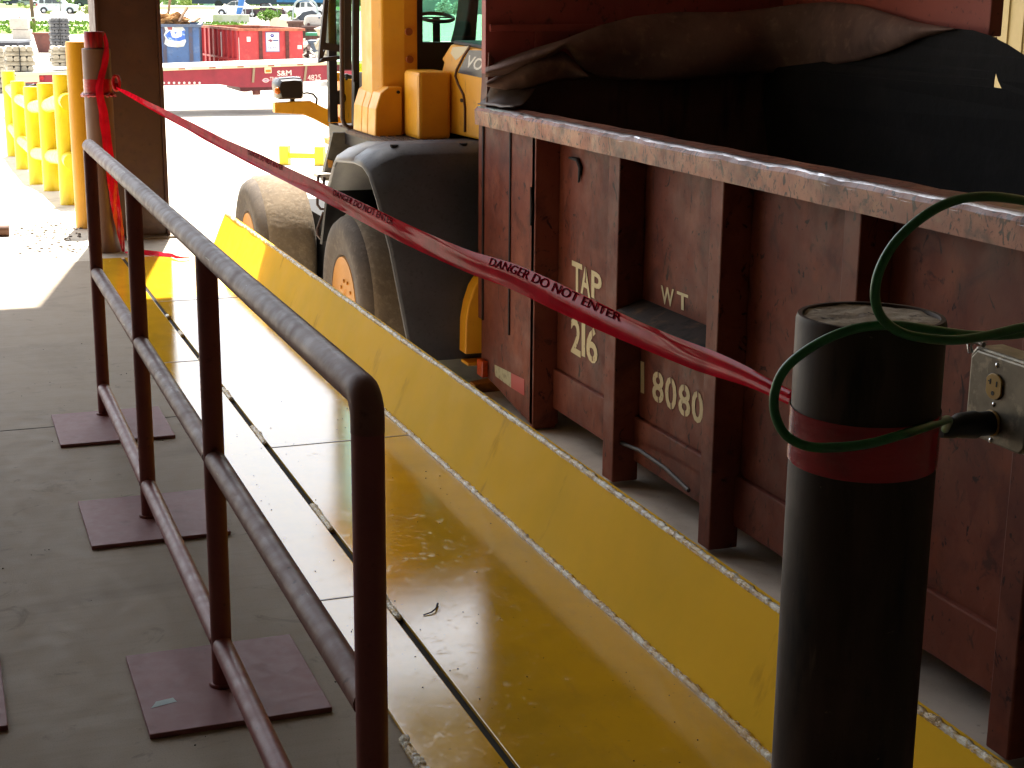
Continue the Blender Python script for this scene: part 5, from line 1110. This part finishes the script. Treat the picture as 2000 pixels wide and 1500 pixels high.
for i in range(110):
    D = random.uniform(56, 58.5); px_ = random.uniform(632, 672); top = 22+abs(px_-655)*.7; py_ = 125-random.random()*(125-top)
    rb2.blob(PD(px_, py_, D), random.uniform(.12, .34), i, 1, (1.2, 1, .8), .7)
o = rb2.build('rubble_pile', M('pale_rubble', '#a8a08e', rough=.95, var=[(1.2, '#8a8272', .4, .65), (5., '#c2baa6', .55, .7)], bump=[(8, .5, .03)]), None); tag(o, 'pile of pale broken concrete seen through the open cab door', 'rubble', kind='stuff')
# --- tractor with a roll hoop
p = PG(598, 62); k = scl(p); t = thing('tractor', 'small tractor with a grey roll hoop behind the white tank', 'tractor', p, -YAW)
hoop = [(-24*k, 0, 12*k), (-24*k, 0, 34*k), (-19*k, 0, 52*k), (-8*k, 0, 59*k), (6*k, 0, 59*k), (18*k, 0, 53*k), (22*k, 0, 40*k), (22*k, 0, 14*k)]
Lh = polylen([Vector(h_) for h_ in hoop]); MB().tube([sample([Vector(h_) for h_ in hoop], Lh, Lh[-1]*i/40) for i in range(41)], 1.9*k, 10).build('roll_hoop', M('hoop_grey', '#8d9a9c', rough=.4), t, local=True, smooth=60)
MB().prism([(-22*k, 10*k), (24*k, 10*k), (24*k, 32*k), (12*k, 40*k), (-6*k, 36*k), (-20*k, 24*k)], 'Y', .1, 1.2).build('tractor_body', M('tractor_dark', '#2f3640', rough=.6), t, local=True, bevel=.03)
for x in (-18, 18): MB().lathe([(0, 0), (11*k, 0), (12*k, .08), (12*k, .35), (0, .38)], (x*k, -.1, 12*k), (0, 1, 0), 24).build('wheel', tyre_d, t, local=True, smooth=40)
# --- shrubs and hedges of leaf clumps
leaf = M('shrub_leaf', '#557a28', rough=.8, var=[(1.5, '#6f9438', .42, .62), (4., '#3b5a1c', .55, .72)])
leaf2 = M('pale_grass_leaf', '#7d8d40', rough=.85, var=[(2., '#98a358', .42, .62), (4., '#56692a', .55, .72)])
def shrub(p, w_, h_, d_, label, mat, n=420, kind=None, nm='shrub', ls=None, upright=False):
    t = thing(nm, label, 'shrub', p, -YAW); b = MB(); ls = ls or h_*.09
    cl = [(random.uniform(-.36, .36), random.uniform(-.36, .36), random.uniform(.2, .78)) for _ in range(14)]
    for i in range(n):
        c = random.choice(cl); v = Vector((random.gauss(0, 1), random.gauss(0, 1), random.gauss(0, 1))).normalized()*random.uniform(.06, .26)
        q = Vector(((c[0]+v.x)*w_, (c[1]+v.y)*d_, max(.02, (c[2]+v.z*.95))*h_))
        a = Vector((random.gauss(0, 1), random.gauss(0, 1), random.gauss(0, .7))).normalized(); c2 = a.cross(Vector((random.gauss(0, 1), random.gauss(0, 1), random.gauss(0, 1)))).normalized()
        if upright: a = Vector((random.gauss(0, .3), random.gauss(0, .3), 1)); s1, s2 = ls*1.8, ls*.35
        else: s1, s2 = ls, ls*.55
        b.add([q-a*s1, q+c2*s2, q+a*s1, q-c2*s2], [(0, 1, 2, 3)])
    b.build('foliage', mat, t, local=True, recalc=False)
    b = MB()
    for i in range(5): b.tube([(0, 0, 0), (random.uniform(-.12, .12)*w_, random.uniform(-.1, .1)*d_, h_*.35), (random.uniform(-.3, .3)*w_, random.uniform(-.3, .3)*d_, h_*.7)], [h_*.02, h_*.014, h_*.006], 6)
    b.build('stems', M('shrub_stem', '#4a3b2a', rough=.9), t, local=True)
    return t
def shput(px, pyb, wpx, hpx, label, mat, **k): p = PG(px, pyb); s_ = scl(p); return shrub(p, wpx*s_, hpx*s_, wpx*s_*.7, label, mat, **k)
shput(527, 44, 40, 27, 'rounded bright green shrub behind the two cable reels', leaf, n=900)
shput(570, 40, 24, 18, 'small green shrub between the cable reels and the grey hoop', leaf)
shput(154, 27, 22, 16, 'pale grassy bush just right of the white sport utility car', leaf2, upright=True)
shput(174, 28, 24, 17, 'pale grassy bush nearest the brown column', leaf2, upright=True)
shput(97, 28, 16, 8, 'low green plant beside the rear wheel of the white car', leaf2)
shput(40, 14, 14, 9, 'small bush left of the pole beyond the road', leaf2); shput(52, 18, 16, 9, 'small bush right beside the pole beyond the road', leaf2)
shput(63, 63, 14, 20, 'green grassy clump between the concrete blocks and silver ingots', leaf2, upright=True)
shput(370, 14, 34, 15, 'low hedge above the blue dumpster', leaf2, n=700)
# slim young tree in front of the white car
p = PG(119, 28); k = scl(p); t = thing('young_tree', 'slim young tree in front of the white sport utility car', 'tree', p, -YAW)
MB().tube([(0, 0, 0), (-.5*k, 0, 14*k), (0, 0, 34*k)], [.9*k, .7*k, .4*k], 8).build('trunk', M('young_bark', '#6a5d4c', rough=.9), t, local=True, smooth=60)
b = MB()
for i in range(260):
    a = random.uniform(0, 6.28); rr = abs(random.gauss(0, 7))*k; q = Vector((rr*math.cos(a), rr*math.sin(a), random.uniform(24, 52)*k)); v = Vector((random.gauss(0, 1), random.gauss(0, 1), random.gauss(0, 1)))*1.0*k; w2 = Vector((random.gauss(0, 1), random.gauss(0, 1), random.gauss(0, 1)))*.8*k
    b.add([q, q+v, q+v+w2, q+w2], [(0, 1, 2, 3)])
b.build('crown', leaf, t, local=True, recalc=False)
# green utility cabinet
p = PG(407, 13); k = scl(p); t = thing('utility_cabinet', 'pale green utility cabinet beyond the fence', 'cabinet', p, -YAW)
MB().box(-9*k, 9*k, 0, 2, 0, 26*k).build('cabinet_body', M('pale_green_cabinet', '#9dbcae', rough=.5), t, local=True, bevel=.05); MB().box(-.2*k, .2*k, -.03, -.001, 1*k, 25*k).build('door_seam', M('cabinet_seam', '#6a8478', rough=.6), t, local=True)
# far hedge and the pale sheds behind the yard
hb = MB(); hl_m = M('far_hedge_leaf', '#4d6b33', rough=.9, var=[(.5, '#6a8a45', .4, .65), (.2, '#38522a', .5, .7)])
for i in range(5200):
    D = random.uniform(345, 365); Lq = random.uniform(-150, 160); q = HEAD*D+rt0*Lq; q.z = gh(D)+abs(random.gauss(0, 1))*1.6*(1+.7*noise.noise(Vector((Lq*.06, 1, 1)))) ; a = Vector((random.gauss(0, 1), random.gauss(0, 1), random.gauss(0, 1)))*.55; c2 = Vector((random.gauss(0, 1), random.gauss(0, 1), random.gauss(0, 1)))*.5
    hb.add([q-a, q+c2, q+a, q-c2], [(0, 1, 2, 3)])
tag(hb.build('far_hedge', hl_m, None, recalc=False), 'far green hedge line along the horizon', 'hedge', kind='stuff')
p = PG(880, 27); k = scl(p); t = thing('metal_shed', 'pale grey green metal shed seen through the loader cab window', 'shed', p, -YAW)
MB().box(-70*k, 230*k, 0, 18, 0, 110*k).build('shed_wall', M('shed_wall_panel', '#a8b5ac', rough=.6, bump=[((3., 3., .05), .2, .03)]), t, local=True); MB().box(-73*k, 233*k, -.6, 18.6, 110*k, 114*k).build('roof', M('shed_roof', '#8d9590', rough=.6), t, local=True)
shput(866, 31, 30, 34, 'white flowering shrub left of the post before the far shed', M('white_blossom', '#d9e0d2', rough=.8, var=[(2., '#a8b898', .5, .7)])); shput(893, 31, 20, 28, 'white flowering shrub right of the post before the far shed', MC['white_blossom'])
# --- lemon yellow guard gate and low guard beyond the loader
p = PG(711, 300); 
gp_ = thing('yard_gate', 'lemon yellow steel gate post with a sloping beam behind the loader cab', 'gate', p, -YAW)
k = scl(p); zt = (PD(711, 123, (p-EYE).dot(HEAD)).z-p.z)
MB().box(-9*k, 9*k, -.12, .12, 0, zt).build('gate_post', lemon, gp_, local=True, bevel=.01)
zb1 = PD(700, 150, (p-EYE).dot(HEAD)).z-p.z; zb2 = PD(700, 172, (p-EYE).dot(HEAD)).z-p.z
MB().prism([(-12*k, zb1), (55*k, zb1+20*k), (55*k, zb2+4*k), (12*k, zb2), (-12*k, zb2)], 'Y', -.3, -.121).build('gate_beam', lemon, gp_, local=True, bevel=.01)
p = PG(557, 321); k = scl(p); t = thing('low_guard', 'low lemon yellow guard rail on two posts near the front wheel', 'guard railing', p, -YAW-R(8))
for x in (0, 70): MB().box(x*k-9*k, x*k+9*k, -.1, .1, 0, 36*k).build('post', lemon, t, local=True, bevel=.01)
MB().cyl((9*k, 0, 18*k), (61*k, 0, 18*k), 6*k, 16).build('rail', lemon, t, local=True, smooth=50)
